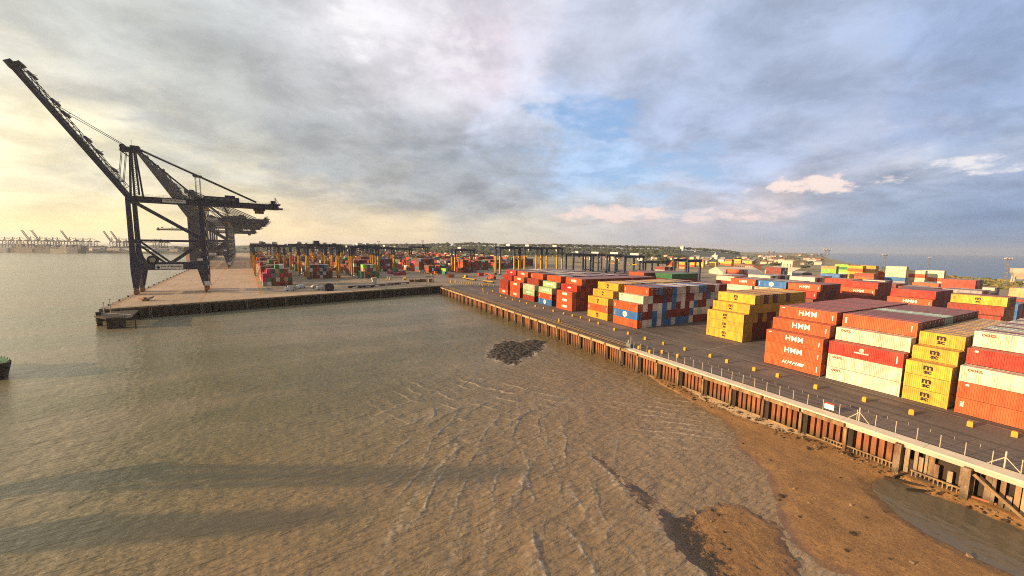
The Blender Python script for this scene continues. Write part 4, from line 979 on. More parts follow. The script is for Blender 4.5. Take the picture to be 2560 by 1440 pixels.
    for k in range(6): mb.bar((29.6, 5, 54.5+2.2*k), (31.6, 5, 56+2.2*k), .12, .12, navy)
    mb.box((28.6, 4, 67.2), (32.8, 11, 67.7), navy); mb.bar((28.7, 4.1, 67.7), (32.7, 4.1, 68.7), .07, .07, navy); mb.bar((28.7, 4.1, 68.7), (32.7, 4.1, 68.7), .07, .07, navy); mb.box((29, 3.6, 53.6), (33, 11.4, 55), navy)
    mb.build('stay_support', root)
    # slack fore stays hanging between the apex and the raised boom, hoist ropes
    mb = MB()
    for y in (5, 6, 9, 10):
        x0 = -.2+.25*(y-5); mb.bar((x0, y, 77), (x0-2.0, y, 61.5), .22, .22, navy); mb.bar((x0-2.0, y, 61.5), (x0-3.4, y, 61.0), .22, .22, navy)
        mb.bar((x0-3.4, y, 61.0), (-15.8+.2*y, y, 82.5), .2, .2, navy)
    mb.build('fore_stay', root)
    mb = MB()
    for y in (6.2, 8.8): mb.cyl((1.0, y, 80.6), (-23.4, y, 97), .085, navy, 5); mb.cyl((1.0, y+.5, 80), (-22.4, y+.5, 95), .085, navy, 5)
    mb.build('boom_rope', root)
    # trolley with driver's cab
    mb = MB(); mb.box((57, 4.6, 49.4), (63.2, 10.4, 50.5), navy); mb.box((57.6, 3.9, 47.4), (62.4, 6.4, 49.4), brownm); mb.build('trolley', root)
    mb = MB()
    for x in (58, 62): mb.cyl((x, 8, 49.4), (x, 8, 42.6), .05, navy, 4)
    mb.box((57, 5, 41.9), (63, 11, 42.6), yellow); mb.build('spreader', root).location = (-28, 0, 6.6)
    mb = MB(); mb.cyl((9.4, -1.05, 18.9), (9.4, -.15, 18.9), 2.5, black, 24); mb.cyl((9.4, -1.25, 18.9), (9.4, -1.02, 18.9), 1.3, galv, 18); mb.bar((8.2, -.6, 17), (9.4, -.6, 19), .3, .3, navy); mb.build('cable_reel', root)
    # name boards
    for (s0_, s1_, z0, z1, tt, sz) in ((10.2, 22.0, 13.7, 16.4, -.85, 1.12), (14.8, 24.8, 51.0, 53.0, 3.56, .98)):
        mb = MB(); mb.box((s0_, tt-.06, z0), (s1_, tt+.06, z1), signw); sg = mb.build('name_board', root)
        tx = mesh_obj('lettering', text_mesh('Port of Felixstowe', sz, black, bold=.03), sg, ((s0_+s1_)/2+(.8 if z0 < 20 else 0), tt-.075, (z0+z1)/2+.15), (R(90), 0, 0))
        if z0 < 20:
            mb = MB(); mb.cyl((s0_+1.2, tt-.08, z0+1.0), (s0_+1.2, tt-.06, z0+1.0), .75, mat('emblem_navy', (.02, .04, .11), .5), 16); mb.box((s0_+.5, tt-.085, z0+1.6), (s0_+1.5, tt-.07, z0+2.0), mat('emblem_green', (.16, .30, .22), .5)); mb.build('emblem', sg)
    mb = MB(); mb.box((28.5, -1.0, 18.3), (31.0, -.86, 19.6), signw); mb.build('notice_plate', root)
    mb = MB(); mb.box((31.0, -1.9, 3.7), (33.6, -.9, 6.2), signw)
    for k in range(8): z = 4+5.6*k; mb.box((32.7, -1.6, z), (34.2, 1.6, z+.12), galv); mb.bar((34.0, -1.5, z), (33.0, 1.5, z+5.6), .12, .25, galv); mb.bar((34.15, -1.5, z), (34.15, -1.5, z+1.1), .06, .06, galv)
    mb.build('stairway', root)
    return root
crane0 = make_crane()
crane0.location = D(55.8, 0.2); crane0.rotation_euler = (0, 0, CRZ)
GRP = 'quay cranes along the left terminal'
tag(crane0, 'navy quay crane nearest the water end, whole, with raised boom and white name boards', 'crane', GRP)
spots = [(318, 0, 1.08), (349, 0, 1.08), (380, 1, 1.08), (411, 0, 1.08), (443, -1, 1.08), (476, 0, 1.08), (510, 1, 1.05), (550, 0, 1.03), (612, -62, .96), (665, 0, .98), (722, 0, .98), (790, 0, .98)]
for i, (a, db, s) in enumerate(spots):
    c = copy_tree(crane0); c.location = D(a, .2); c.rotation_euler = (0, 0, CRZ); c.scale = (s,)*3
    low = (i == 8)
    for ch in c.children:
        nm = ch.name.split('.')[0]
        if nm == 'boom': ch.rotation_euler = (0, R(-.5 if low else 60.5-db), 0)
        if low and nm in ('fore_stay', 'boom_rope'):
            for k in list(ch.children): bpy.data.objects.remove(k)
            bpy.data.objects.remove(ch)
    tag(c, 'dark quay crane in the receding row, its boom lowered out level over the water' if low else 'dark quay crane with raised boom, %s behind the nearest crane' % ORD[i+1] if i < 8 else 'dark quay crane with raised boom, %s beyond the one with lowered boom' % ORD[i-8], 'crane', GRP)

# ship in the berth behind the cranes
def make_ship(name, L, B, H, hull, deck):
    root = empty(name); mb = MB()
    n = 10; port = []
    for k in range(n+1):
        u = k/n; w = B/2*(1-max(0, (u-.72)/.28)**2.0) if u < 1 else .02
        port.append((u*L, max(w, .03)))
    vs = []
    for (x, w) in port:
        fl = .72 if x > L*.7 else .95
        u = x/L; zt = H*(1+.28*max(0, (u-.6)/.4)**2); rk = H*.55*max(0, (u-.7)/.3)
        vs += [(x-rk, -w*fl, -1.2), (x, -w, zt), (x, w, zt), (x-rk, w*fl, -1.2)]
    fs = []
    for k in range(n):
        b = 4*k; c2 = b+4; fs += [(b, c2, c2+1, b+1), (b+1, c2+1, c2+2, b+2), (b+2, c2+2, c2+3, b+3)]
    fs += [(0, 1, 2, 3), (4*n+3, 4*n+2, 4*n+1, 4*n)]
    mb.add(vs, fs, hull); mb.build('hull', root)
    return root
ship = make_ship('container_ship', 190, 30, 18, mat('brown_hull', (.12, .055, .04), .6), navy)
tag(ship, 'brown hulled container ship berthed beyond the first cranes', 'ship')
ship.location = D(760, -19, WATER); ship.rotation_euler = (0, 0, DRZ)
mb = MB(); mb.box((20, -13, 18), (34, 13, 42), wallw); mb.box((22, -15, 38), (32, 15, 41), wallw); mb.build('bridge', ship)
shr = random.Random(3)
for k in range(9):
    mb = MB()
    for r in range(9):
        h = shr.choice((1, 2, 3, 3)); mb.box((40+k*14, -13+2.9*r, 18), (52.5+k*14, -10.3+2.9*r, 18+2.9*h), shr.choice((redp, brownm, rust, roofg)))
    mb.build('deck_cargo', ship)
# boat whose bow enters at the left edge
boat = make_ship('workboat', 26, 7.5, 3.4, mat('boat_hull', (.03, .024, .022), .5), navy)
tag(boat, 'dark workboat whose bow shows at the left edge of the view', 'boat')
bp = G(20, 950, WATER); bd = Vector((.62, .78, 0)); boat.location = bp-bd*26; boat.rotation_euler = (0, 0, math.atan2(bd.y, bd.x))
mb = MB(); mb.prism([(14, -3.4), (19, -3.3), (22.5, -2.2), (24.6, -.7), (24.6, .7), (22.5, 2.2), (19, 3.3), (14, 3.4)], 4.0, 4.15, mat('boat_deck_green', (.07, .20, .07), .6)); mb.prism([(16, -3.75), (19.5, -3.6), (23, -2.3), (23.2, -2.1), (19.5, -3.4), (16, -3.55)], 3.2, 3.9, yellow); mb.build('deck', boat)
mb = MB(); mb.box((3, -2.2, 3.4), (9, 2.2, 5.8), white); mb.build('wheelhouse', boat)
mb = MB()
for s in (-1, 1):
    for k in range(6): mb.cyl((16+k*1.7, s*(3.3-.18*k*k*.4), 3.4), (16+k*1.7, s*(3.3-.18*k*k*.4), 4.6), .05, black, 5)
mb.cyl((22.8, 0, 3.4), (22.8, 0, 6.6), .13, black, 6); mb.bar((22.8, -.2, 6.4), (24.0, .1, 6.7), .18, .18, black); mb.cyl((21.2, 0, 3.4), (20.6, 0, 7.6), .08, black, 5); mb.box((21.6, -.7, 3.4), (23.4, .7, 4.2), black); mb.build('bow_gear', boat)
mb = MB(); mb.cyl((24.6, -.9, 3.0), (25.6, 0, 3.0), .38, tyre, 8); mb.cyl((24.6, .9, 3.0), (25.6, 0, 3.0), .38, tyre, 8); mb.build('fender', boat)

# unseen barge, added at left so its jibs throw shadow bands on the water
SH = Vector((.17, .985, 0)).normalized()
barge = empty('shadow_barge'); tag(barge, 'unseen barge with two lattice jibs, added to throw shadows on the water', 'barge')
JB = []
for (sx, sy, ex, ey, h1) in ((240, 1194, 1290, 1184, 33), (40, 1342, 800, 1296, 31)):
    a, b = G(sx, sy, WATER), G(ex, ey, WATER)
    ja, jb = a-SH*4.474*10, b-SH*4.474*h1
    JB.append((Vector((ja.x, ja.y, WATER+10)), Vector((jb.x, jb.y, WATER+h1))))
bc = (JB[0][0]+JB[1][0])/2; barge.location = (bc.x, bc.y, WATER)
mb = MB(); mb.prism([(-26, -9), (24, -9), (28, -4), (28, 4), (24, 8), (-26, 8)], -1.5, 1.8, brownm); mb.build('hull', barge)
for p, q in JB:
    p = p-barge.location; q = q-barge.location
    mb = MB(); mb.cyl((p.x, p.y, 1.8), (p.x, p.y, 9.2), 1.5, yellow, 12); mb.box((p.x-1.9, p.y-2.4, 8.2), (p.x+1.9, p.y+1.6, 11.6), yellow); mb.build('pedestal', barge)
    mb = MB(); d = (q-p).normalized(); sd = d.cross(Vector((0, 0, 1))).normalized(); up = sd.cross(d)
    for u in (-1, 1):
        for v in (-1, 1): mb.bar(p+sd*1.5*u+up*1.2*v, q+sd*.9*u+up*.7*v, .36, .36, yellow)
    n = 16
    for k in range(n):
        a, b = p.lerp(q, k/n), p.lerp(q, (k+1)/n); w0, w1 = 1.5-.6*k/n, 1.5-.6*(k+1)/n
        for v in (-1, 1):
            (mb.bar(a-sd*w0+up*v, b+sd*w1+up*v, .26, .26, yellow) if k % 2 else mb.bar(a+sd*w0+up*v, b-sd*w1+up*v, .26, .26, yellow))
        for u in (-1, 1): mb.bar(a+sd*w0*u-up, b+sd*w1*u+up, .2, .2, yellow)
    mb.build('jib', barge)

# ------------------------------------------------------------------ yard gantry cranes
def make_rtg(span, H, wb, top, low, ztrans, name='yard_gantry'):
    root = empty(name)
    for x in (0, span):
        for y in (0, wb):
            mb = MB(); mb.box((x-.8, y-.7, 1.6), (x+.8, y+.7, ztrans), low); mb.box((x-.8, y-.7, ztrans), (x+.8, y+.7, H-2), top)
            lg = mb.build('leg', root)
            mb = MB()
            for q in (-.9, .9): mb.cyl((x-.3, y+q, .75), (x+.3, y+q, .75), .75, tyre, 10)
            mb.box((x-.4, y-1.4, 1.2), (x+.4, y+1.4, 1.8), top); mb.build('wheel', lg)
        mb = MB(); mb.box((x-.45, .5, 1.9), (x+.45, wb-.5, 3.0), low if x else top); mb.box((x-.5, -.8, H-2.0), (x+.5, wb+.8, H-1.2), top); mb.build('end_beam', root)
    for y in (0, wb):
        mb = MB(); mb.box((-1.6, y-.7, H-1.9), (span+1.6, y+.7, H+.5), top)
        mb.bar((-1.4, y-.7, H+1.5), (span+1.4, y-.7, H+1.5), .08, .08, galv)
        for k in range(9): mb.bar((-1.4+(span+2.8)*k/8, y-.7, H+.4), (-1.4+(span+2.8)*k/8, y-.7, H+1.5), .08, .08, galv)
        mb.build('bridge_beam', root)
    return root
def trolley(root, span, H, wb, x, m):
    mb = MB(); mb.box((x-2.5, -.6, H+.5), (x+2.5, wb+.6, H+1.2), navy); mb.box((x-2.0, .6, H+1.2), (x+2.0, wb-.8, H+3.2), m); mb.bar((x+2.4, 0, H+1), (x+2.4, 0, H+4), .1, .1, galv); mb.build('trolley', root)
    mb = MB(); mb.box((x-1.2, 1.0, H-4.2), (x+1.2, 3.2, H-1.4), white); mb.box((x-1.1, .96, H-3.6), (x+1.1, 1.0, H-2.2), glass); mb.build('cab', root)
    mb = MB()
    for q in (-3, 3):
        for y in (1.8, wb-1.8): mb.cyl((x+q*.5, y, H-.8), (x+q, y, H-9.6), .06, navy, 4)
    mb.box((x-3.2, 1.4, H-10.2), (x+3.2, wb-1.4, H-9.5), yellow); mb.build('spreader', root)
rt_r = random.Random(9)
tall = make_rtg(23.6, 28.5, 8.4, navy, yellow, 19.4)
RT = [(120, 93.2), (136, 130.5), (180, 57.6), (182, 93.2), (206, 167.5), (232, 130.5), (262, 57.6), (268, 93.2), (250, 204.5), (300, 130.5), (322, 167.5), (340, 57.6), (352, 93.2), (384, 130.5), (400, 204.5), (430, 57.6), (436, 93.2), (470, 167.5), (480, 130.5), (520, 57.6), (540, 93.2), (560, 204.5), (600, 130.5), (150, 241), (285, 241)]
tall.rotation_euler = (0, 0, CRZ)
words = ['first', 'second', 'third', 'fourth', 'fifth', 'sixth']
cnt = {}
for i, (a, b) in enumerate(RT):
    o = tall if i == 0 else copy_tree(tall)
    o.location = D(a, b); o.rotation_euler = (0, 0, CRZ); o.scale = (1, 1, rt_r.choice((.88, .92, .96, 1.0)))
    lane = {57.6: 'lane beside the rail deck', 93.2: 'second lane from the rail deck', 130.5: 'third lane from the rail deck', 167.5: 'fourth lane from the rail deck', 204.5: 'fifth lane from the rail deck', 241: 'lane behind the dock corner'}[b]
    cnt[lane] = cnt.get(lane, 0)+1
    tag(o, 'yellow legged yard gantry, %s back in the %s' % (words[cnt[lane]-1] if cnt[lane] <= 6 else 'last', lane), 'gantry crane', 'yellow legged yard gantries')
for i, o in enumerate([x for x in list(COL.objects) if x.parent is None and x.name.startswith('yard_gantry')]):
    trolley(o, 23.6, 28.5, 8.4, rt_r.uniform(4, 19), white if i % 3 else navy)
for i, (x, y, ref) in enumerate([(1250, 688, 'left of the long red block'), (1311, 682, 'over the far rows of the long red block'), (1366, 681, 'right one behind the long red block')]):
    p = G(x, y); o = copy_tree(make_rtg(23.6, 28.5, 8.4, navy, yellow, 19.4, 'yard_gantry')) if False else make_rtg(23.6, 28.5, 8.4, navy, yellow, 19.4)
    o.location = p; o.rotation_euler = (0, 0, CRZ); trolley(o, 23.6, 28.5, 8.4, (14, 8, 17)[i], white)
    tag(o, 'tall yellow legged yard gantry '+ref, 'gantry crane', 'yellow legged yard gantries')
for i, (x, y, sp, hh, wb, ref) in enumerate([(1433, 681, 30, 21.5, 14, 'first from left of the dark railway gantries'), (1476, 680, 30, 21, 14, 'second from left of the dark railway gantries'), (1516, 683, 30, 21, 14, 'third from left of the dark railway gantries'), (1560, 685, 30, 20, 14, 'rightmost of the dark railway gantries'), (1613, 682, 22, 13.5, 9, 'small low dark gantry right of the railway gantries'), (1718, 706, 16, 19.5, 14, 'dark gantry standing alone behind the green row')]):
    p = G(x, y); o = make_rtg(sp, hh, wb, navy, navy, hh*.6); o.location = p; o.rotation_euler = (0, 0, R(92)); 
    if i < 4: trolley(o, sp, hh, wb, sp*(.3+.17*i), white)
    tag(o, ref, 'gantry crane', 'dark rail gantries')

# ------------------------------------------------------------------ small things on the left terminal
def wheels(mb, xs, y0, y1, r=.5):
    for x in xs:
        for y in (y0, y1): mb.cyl((x, y-.15, r), (x, y+.15, r), r, tyre, 10)
def lamp_post(p, h, name='lamp_post'):
    r = empty(name, p); mb = MB(); mb.cyl((0, 0, 0), (0, 0, h), .14, galv, 6, .08); mb.build('pole', r)
    mb = MB(); mb.bar((0, 0, h), (.9, 0, h+.1), .09, .09, galv); mb.box((.7, -.2, h), (1.5, .2, h+.16), galv); mb.build('lamp_head', r); return r
for i, (x, y, h) in enumerate([(781, 704, 10), (843, 722, 8), (912, 706, 10), (966, 724, 9), (1026, 692, 9), (1080, 707, 8)]):
    tag(lamp_post(G(x, y), h), 'thin grey lamp post near the dock edge, %s from the left' % ORD[i+1], 'lamp post', 'lamp posts along the dock edge')
def flatbed(p, rz, c, n):
    r = empty('flatbed_trailer', p, rz); mb = MB(); mb.box((-6.2, -1.25, 1.1), (6.2, 1.25, 1.5), c); mb.box((-6, -.5, .7), (6, .5, 1.1), brownm); mb.build('bed', r)
    mb = MB(); wheels(mb, (-5.2, -4.0, 4.6), -1.0, 1.0); mb.build('wheel_set', r); return r
for i, (x, y, k) in enumerate([(893, 719, 0), (915, 719, 0), (945, 715, 1), (966, 713, 1), (985, 711, 0), (1005, 710, 1)]):
    r = flatbed(G(x, y), math.atan2(ed[1], ed[0])+R(4*i % 9), mat('flat_lilac_grey', (.42, .36, .38), .7) if k else navy, i)
    tag(r, '%s low flatbed trailer parked along the dock edge, %s from the left' % ('pale' if k else 'dark', ORD[i+1]), 'trailer', 'flatbed trailers along the dock edge')
def van(name, c, L=5.5, W=2.0, H=2.3):
    r = empty(name); mb = MB(); mb.sections([(-L/2, L/2, -W/2, W/2, .4), (-L/2, L/2, -W/2, W/2, 1.2), (-L/2+.1, L/2-1.2, -W/2+.1, W/2-.1, H), ], c); mb.build('body', r)
    mb = MB(); mb.box((L/2-1.3, -W/2+.15, 1.25), (L/2-.75, W/2-.15, H-.35), glass); mb.build('windscreen', r)
    mb = MB(); wheels(mb, (-L/2+.9, L/2-.9), -W/2, W/2, .38); mb.build('wheel_set', r); return r
for i, (x, y, lab, cl, rz) in enumerate([(724, 727, 'white van beside the dark post on the dock edge', white, 20), (745, 722, 'white truck cab behind the vans on the dock', white, 70), (753, 720, 'second white cab close behind the dock vans', white, 40), (802, 724, 'pale van with red side left of the dark dome', white, 15), (788, 720, 'cream van before the dark dome', wallw, 200), (726, 723, 'cream van behind the white one', wallw, 190)]):
    v = van('parked_van', cl); v.location = G(x, y); v.rotation_euler = (0, 0, R(rz)+math.atan2(ed[1], ed[0])); tag(v, lab, 'van', 'vans parked on the dock')
pt = empty('timber_post', G(717, 727)); mb = MB(); mb.cyl((0, 0, 0), (0, 0, 5), .35, brownm, 8); mb.build('shaft', pt); mb = MB(); mb.cyl((0, 0, 5), (0, 0, 5.3), .5, rust, 8); mb.build('cap', pt); tag(pt, 'dark post standing at the dock edge by the white vans', 'post')
dm = empty('cable_drum', G(824, 727), math.atan2(ed[1], ed[0])); mb = MB()
mb.cyl((0, -1.1, 2.3), (0, 1.1, 2.3), 1.6, black, 20); mb.cyl((0, -1.25, 2.3), (0, -1.1, 2.3), 2.4, mat('drum_navy', (.03, .03, .06), .6), 22); mb.cyl((0, 1.1, 2.3), (0, 1.25, 2.3), 2.4, mat('drum_navy', (.03, .03, .06)), 22); mb.build('drum', dm)
mb = MB(); mb.box((-3, -1.3, 0), (-2.6, 1.3, 4), black); mb.box((-3, -1.2, 0), (2.4, 1.2, .3), black); mb.build('cradle', dm); tag(dm, 'round black cable drum on a cradle at the dock edge', 'drum')
for i, (x, y) in enumerate([(1028, 705), (1042, 705), (1057, 704)]):
    r = empty('beam_stack', G(x, y), math.atan2(ed[1], ed[0])); 
    for k in range(4):
        mb = MB(); mb.box((-2.2, -1.2+.6*k, .1), (2.2, -.75+.6*k, 1.2+.7*(k % 2)), (rust, brownm, timber)[k % 3]); mb.build('beam', r)
    mb = MB(); mb.box((-2.3, -1.4, 0), (-1.9, 1.4, 2.6), brownm); mb.box((1.9, -1.4, 0), (2.3, 1.4, 2.6), brownm); mb.build('rack', r)
    tag(r, 'rack of rusty beams on the dock edge, %s from the left' % ORD[i+1], 'beam rack', 'racks of rusty beams')
fr = empty('test_frame', G(1075, 706), math.atan2(ed[1], ed[0])); mb = MB()
for x in (-2.6, 2.6):
    for y in (-1.2, 1.2): mb.box((x-.12, y-.12, 0), (x+.12, y+.12, 5), black)
mb.box((-2.8, -1.3, 4.8), (2.8, 1.3, 5.1), black); mb.build('frame', fr); mb = MB(); mb.box((-1.8, -.9, .3), (1.8, .9, 3.0), pilec); mb.build('cabin', fr); tag(fr, 'black open frame with a pale cabin near the quay corner', 'frame')
# truck and loader by the far corner
lo = empty('reach_stacker', G(1228, 699), R(200)); mb = MB(); mb.box((-4, -1.9, 1.0), (4, 1.9, 2.4), redp); mb.box((-4.4, -1.8, 1.2), (-2.6, 1.8, 3.0), redp); mb.build('chassis', lo)
mb = MB(); mb.bar((-3.6, 0, 3.4), (6.0, 0, 5.0), 1.0, 1.1, redp); mb.box((4.4, -3, 4.0), (6.6, 3, 4.8), redp); mb.build('boom', lo); mb = MB(); mb.box((-1.8, -1, 2.4), (.2, 1, 4.2), redp); mb.box((.2, -.8, 2.8), (.24, .8, 4.0), glass); mb.build('cab', lo)
mb = MB(); wheels(mb, (-2.8, 2.8), -1.9, 1.9, .95); mb.build('wheel_set', lo); tag(lo, 'red reach stacker working left of the long red block', 'loader')
tk = empty('tractor_unit', G(1162, 697), R(15)); mb = MB(); mb.box((-2.6, -1.2, .7), (2.8, 1.2, 1.2), yellow); mb.box((.6, -1.2, 1.2), (2.8, 1.2, 3.3), yellow); mb.build('body', tk); mb = MB(); mb.box((2.8, -1, 2.0), (2.84, 1, 3.0), glass); mb.build('windscreen', tk); mb = MB(); wheels(mb, (-1.8, 1.9), -1.1, 1.1, .55); mb.build('wheel_set', tk); tag(tk, 'yellow terminal tractor at the left end of a long trailer', 'tractor')
for i, (x, y, lab) in enumerate([(1178, 701, 'long yellow edged trailer behind the yellow tractor'), (1222, 707, 'empty trailer parked left of the long red block')]):
    r = flatbed(G(x, y), R(15), yellow, 0); tag(r, lab, 'trailer')
for i, (x, y, ref) in enumerate([(1092, 687, 'yellow barrier gate before the teal boxes'), (1077, 687, 'yellow barrier gate before the blue box')]):
    r = empty('barrier', G(x, y), DRZ); mb = MB(); mb.box((-4, -.15, .6), (4, .15, 1.0), yellow); mb.build('rail', r); mb = MB(); mb.box((-4, -.5, 0), (-3, .5, 2.2), yellow); mb.box((3, -.5, 0), (4, .5, 1.2), yellow); mb.build('end_block', r); tag(r, ref, 'barrier', 'yellow barriers in the yard')
cone = MB(); cone.cyl((0, 0, 0), (0, 0, 2.6), .75, yellow, 10, .35); cme = cone.mesh('marker_post')
for i, (x, y) in enumerate([(969, 699), (975, 699.5), (1012, 700), (1009, 700.3), (1014.5, 699.4), (1128, 707), (1139, 707)]):
    o = mesh_obj('marker_post', cme, None, G(x, y)); tag(o, 'yellow marker post on the dock, %s from the left' % ORD[i+1], 'marker post', 'yellow marker posts on the dock')
hut = empty('dock_hut', G(936, 709)); mb = MB(); mb.box((-1.5, -1.5, 0), (1.5, 1.5, 3), white); mb.build('wall', hut); mb = MB(); mb.box((-1.8, -1.8, 3), (1.8, 1.8, 4.4), wallw); mb.build('roof', hut); tag(hut, 'small white two step hut at the dock edge', 'hut')
an = empty('spare_anchor', G(362, 752), 0.6); mb = MB(); mb.prism([(-4, -1.2), (1.5, -1.4), (3.2, .1), (1, 1.3), (-3.6, .8)], 0, .9, brownm); mb.build('plate', an); mb = MB(); mb.bar((1, 0, .9), (4.5, 2.0, 2.2), .4, .4, black); mb.bar((4.5, 2, 2.2), (4.9, -.8, .4), .35, .35, black); mb.box((-1, -.6, .9), (.6, .6, 1.7), rust); mb.build('shank', an); tag(an, 'dark scrap metal plate with arms lying on the deck before the crane', 'scrap')

# ------------------------------------------------------------------ light masts
def mast(p, h, w, heads, name='light_mast'):
    r = empty(name, p); mb = MB(); n = max(4, int(h/3)); hw = w/2
    for sx in (-1, 1):
        for sy in (-1, 1): mb.bar((sx*hw, sy*hw, 0), (sx*hw*.75, sy*hw*.75, h), .12+.015*w, .12+.015*w, mat('mast_steel', (.16, .15, .14), .6))
    for k in range(n):
        z0, z1 = h*k/n, h*(k+1)/n; a = hw*(1-.25*k/n)
        for sx, sy, ex, ey in ((-1, -1, 1, -1), (1, -1, 1, 1), (1, 1, -1, 1), (-1, 1, -1, -1)): mb.bar((sx*a, sy*a, z0), (ex*a, ey*a, z1), .1, .1, mat('mast_steel', (.16, .15, .14), .6)); mb.bar((sx*a, sy*a, z1), (ex*a, ey*a, z1), .08, .08, galv)
    mb.build('lattice', r)
    mb = MB(); mb.cyl((0, 0, h), (0, 0, h+.5), w*.9, brownm, 10); mb.cyl((0, 0, h+1.5), (0, 0, h+1.65), w*1.0, galv, 10); mb.build('platform', r)
    for k in range(heads):
        a = 2*math.pi*k/heads; x, y = math.cos(a)*w*1.05, math.sin(a)*w*1.05
        mb = MB(); mb.box((x-.3, y-.3, h+.6), (x+.3, y+.3, h+1.3), galv); mb.cyl((x, y, h+1.5), (x, y, h+2.3), .12, galv, 5); mb.build('floodlight', r)
    return r
def mast_px(x, ybase, ytop, w, heads, lab, dep=None):
    p = G(x, ybase); _, _, wd = PJ(p)
    xh, yh, _ = PJ((p.x, p.y, CAM_H)); h = CAM_H+(yh-ytop)*wd/F_PX
    tag(mast(p, h-2.2, w, heads), lab, 'light mast', 'light masts over the yards')
mast_px(2062, 692, 621, 3.4, 9, 'large lattice light mast with a ring of pale floodlights by the lime stack')
mast_px(2207, 690, 634, 2.4, 6, 'thin light mast between the yellow and cream stacks')
mast_px(2510, 722, 643, 1.8, 6, 'light mast at the coast near the right edge')
mast_px(2318, 692, 642, 1.2, 4, 'faint thin mast behind the last cream stack')
for i, (x, yb, yt) in enumerate([(1919, 668, 625), (1932, 668, 626), (1970, 664, 631), (2003, 666, 631), (2012, 668, 630)]): mast_px(x, yb, yt, 1.6, 4, 'distant light mast beyond the white shed, %s from the left' % ORD[i+1])
for i, (x, yb, yt) in enumerate([(1057, 660, 600), (1118, 655, 604), (948, 655, 602), (1016, 650, 606), (1180, 655, 607)]): mast_px(x, yb, yt, 2.0, 5, 'light mast rising over the left yard, %s from the left' % ORD[i+1])

# ------------------------------------------------------------------ sheds, town, trees
def house(name, p, L, W, H, rh, rz, wm, rm, parts=True):
    r = empty(name, p, rz); mb = MB(); mb.box((-L/2, -W/2, 0), (L/2, W/2, H), wm); mb.build('wall', r)
    mb = MB(); a, b = L/2+.3, W/2+.3
    mb.add([(-a, -b, H), (a, -b, H), (a, b, H), (-a, b, H), (-a, 0, H+rh), (a, 0, H+rh)], [(0, 1, 5, 4), (2, 3, 4, 5), (0, 4, 3), (1, 2, 5), (3, 2, 1, 0)], rm); mb.build('roof', r)
    if parts:
        for k in range(3):
            x = -L/2+L*(k+.7)/3.2; mb = MB(); mb.box((x-.5, -W/2-.05, H*.35), (x+.5, -W/2, H*.7), glass); mb.build('window', r)
    return r
sh = G(1908, 684); w1 = (G(1908, 684)-G(1966, 688)).length
shed = house('warehouse', G(1966, 686), 36, 26, 4.5, 4.5, R(-14), wallw, roofw); tag(shed, 'wide cream warehouse with shallow pale roof beyond the second line', 'warehouse')
tower = house('store_building', G(1976, 678), 16, 14, 15, 1.2, R(-14), wallw, roofw); tag(tower, 'tall plain cream store rising behind the wide warehouse', 'warehouse')
an2 = house('warehouse_annex', G(2004, 690), 12, 14, 3.6, 2.2, R(-14), navy, roofg); tag(an2, 'small grey roofed annex at the right end of the wide warehouse', 'warehouse')
s2 = house('warehouse', G(1836, 686), 44, 34, 3.6, 5.2, R(60), wallw, roofw); tag(s2, 'low warehouse with cream and grey roof behind the dark lone gantry', 'warehouse')
g2 = house('warehouse', G(1868, 690), 20, 26, 3.0, 4.4, R(60), navy, roofg); tag(g2, 'low grey roofed warehouse beside the cream roofed one', 'warehouse')
lg = empty('arcade_building', G(1868, 673), R(-30)); mb = MB(); mb.box((-26, -6, 0), (26, 6, 7), wallb); mb.build('wall', lg)
for k in range(10): mb = MB(); mb.box((-24+5*k, -6.08, 1), (-21.8+5*k, -6, 5), glass if k < 6 else white); mb.build('window', lg)
mb = MB(); mb.box((-26.4, -6.4, 7), (26.4, 6.4, 7.6), roofr); mb.build('roof', lg); tag(lg, 'long brick building with a row of arches left of the white warehouse', 'building')
hp = empty('hopper_tower', G(2545, 715), 0.4); mb = MB()
for sx in (-4, 4):
    for sy in (-3, 3): mb.bar((sx, sy, 0), (sx*.8, sy, 11), .8, .8, concrete)
mb.build('leg', hp).name = 'support_frame'; mb = MB(); mb.sections([(-2, 2, -1.5, 1.5, 6), (-5, 5, -4, 4, 12), (-5, 5, -4, 4, 16)], concrete); mb.build('hopper', hp); mb = MB(); mb.bar((3, 0, 15), (16, 4, 15), 2.2, 2.6, concrete); mb.build('conveyor', hp); tag(hp, 'pale hopper tower on legs at the right edge by the coast', 'tower')

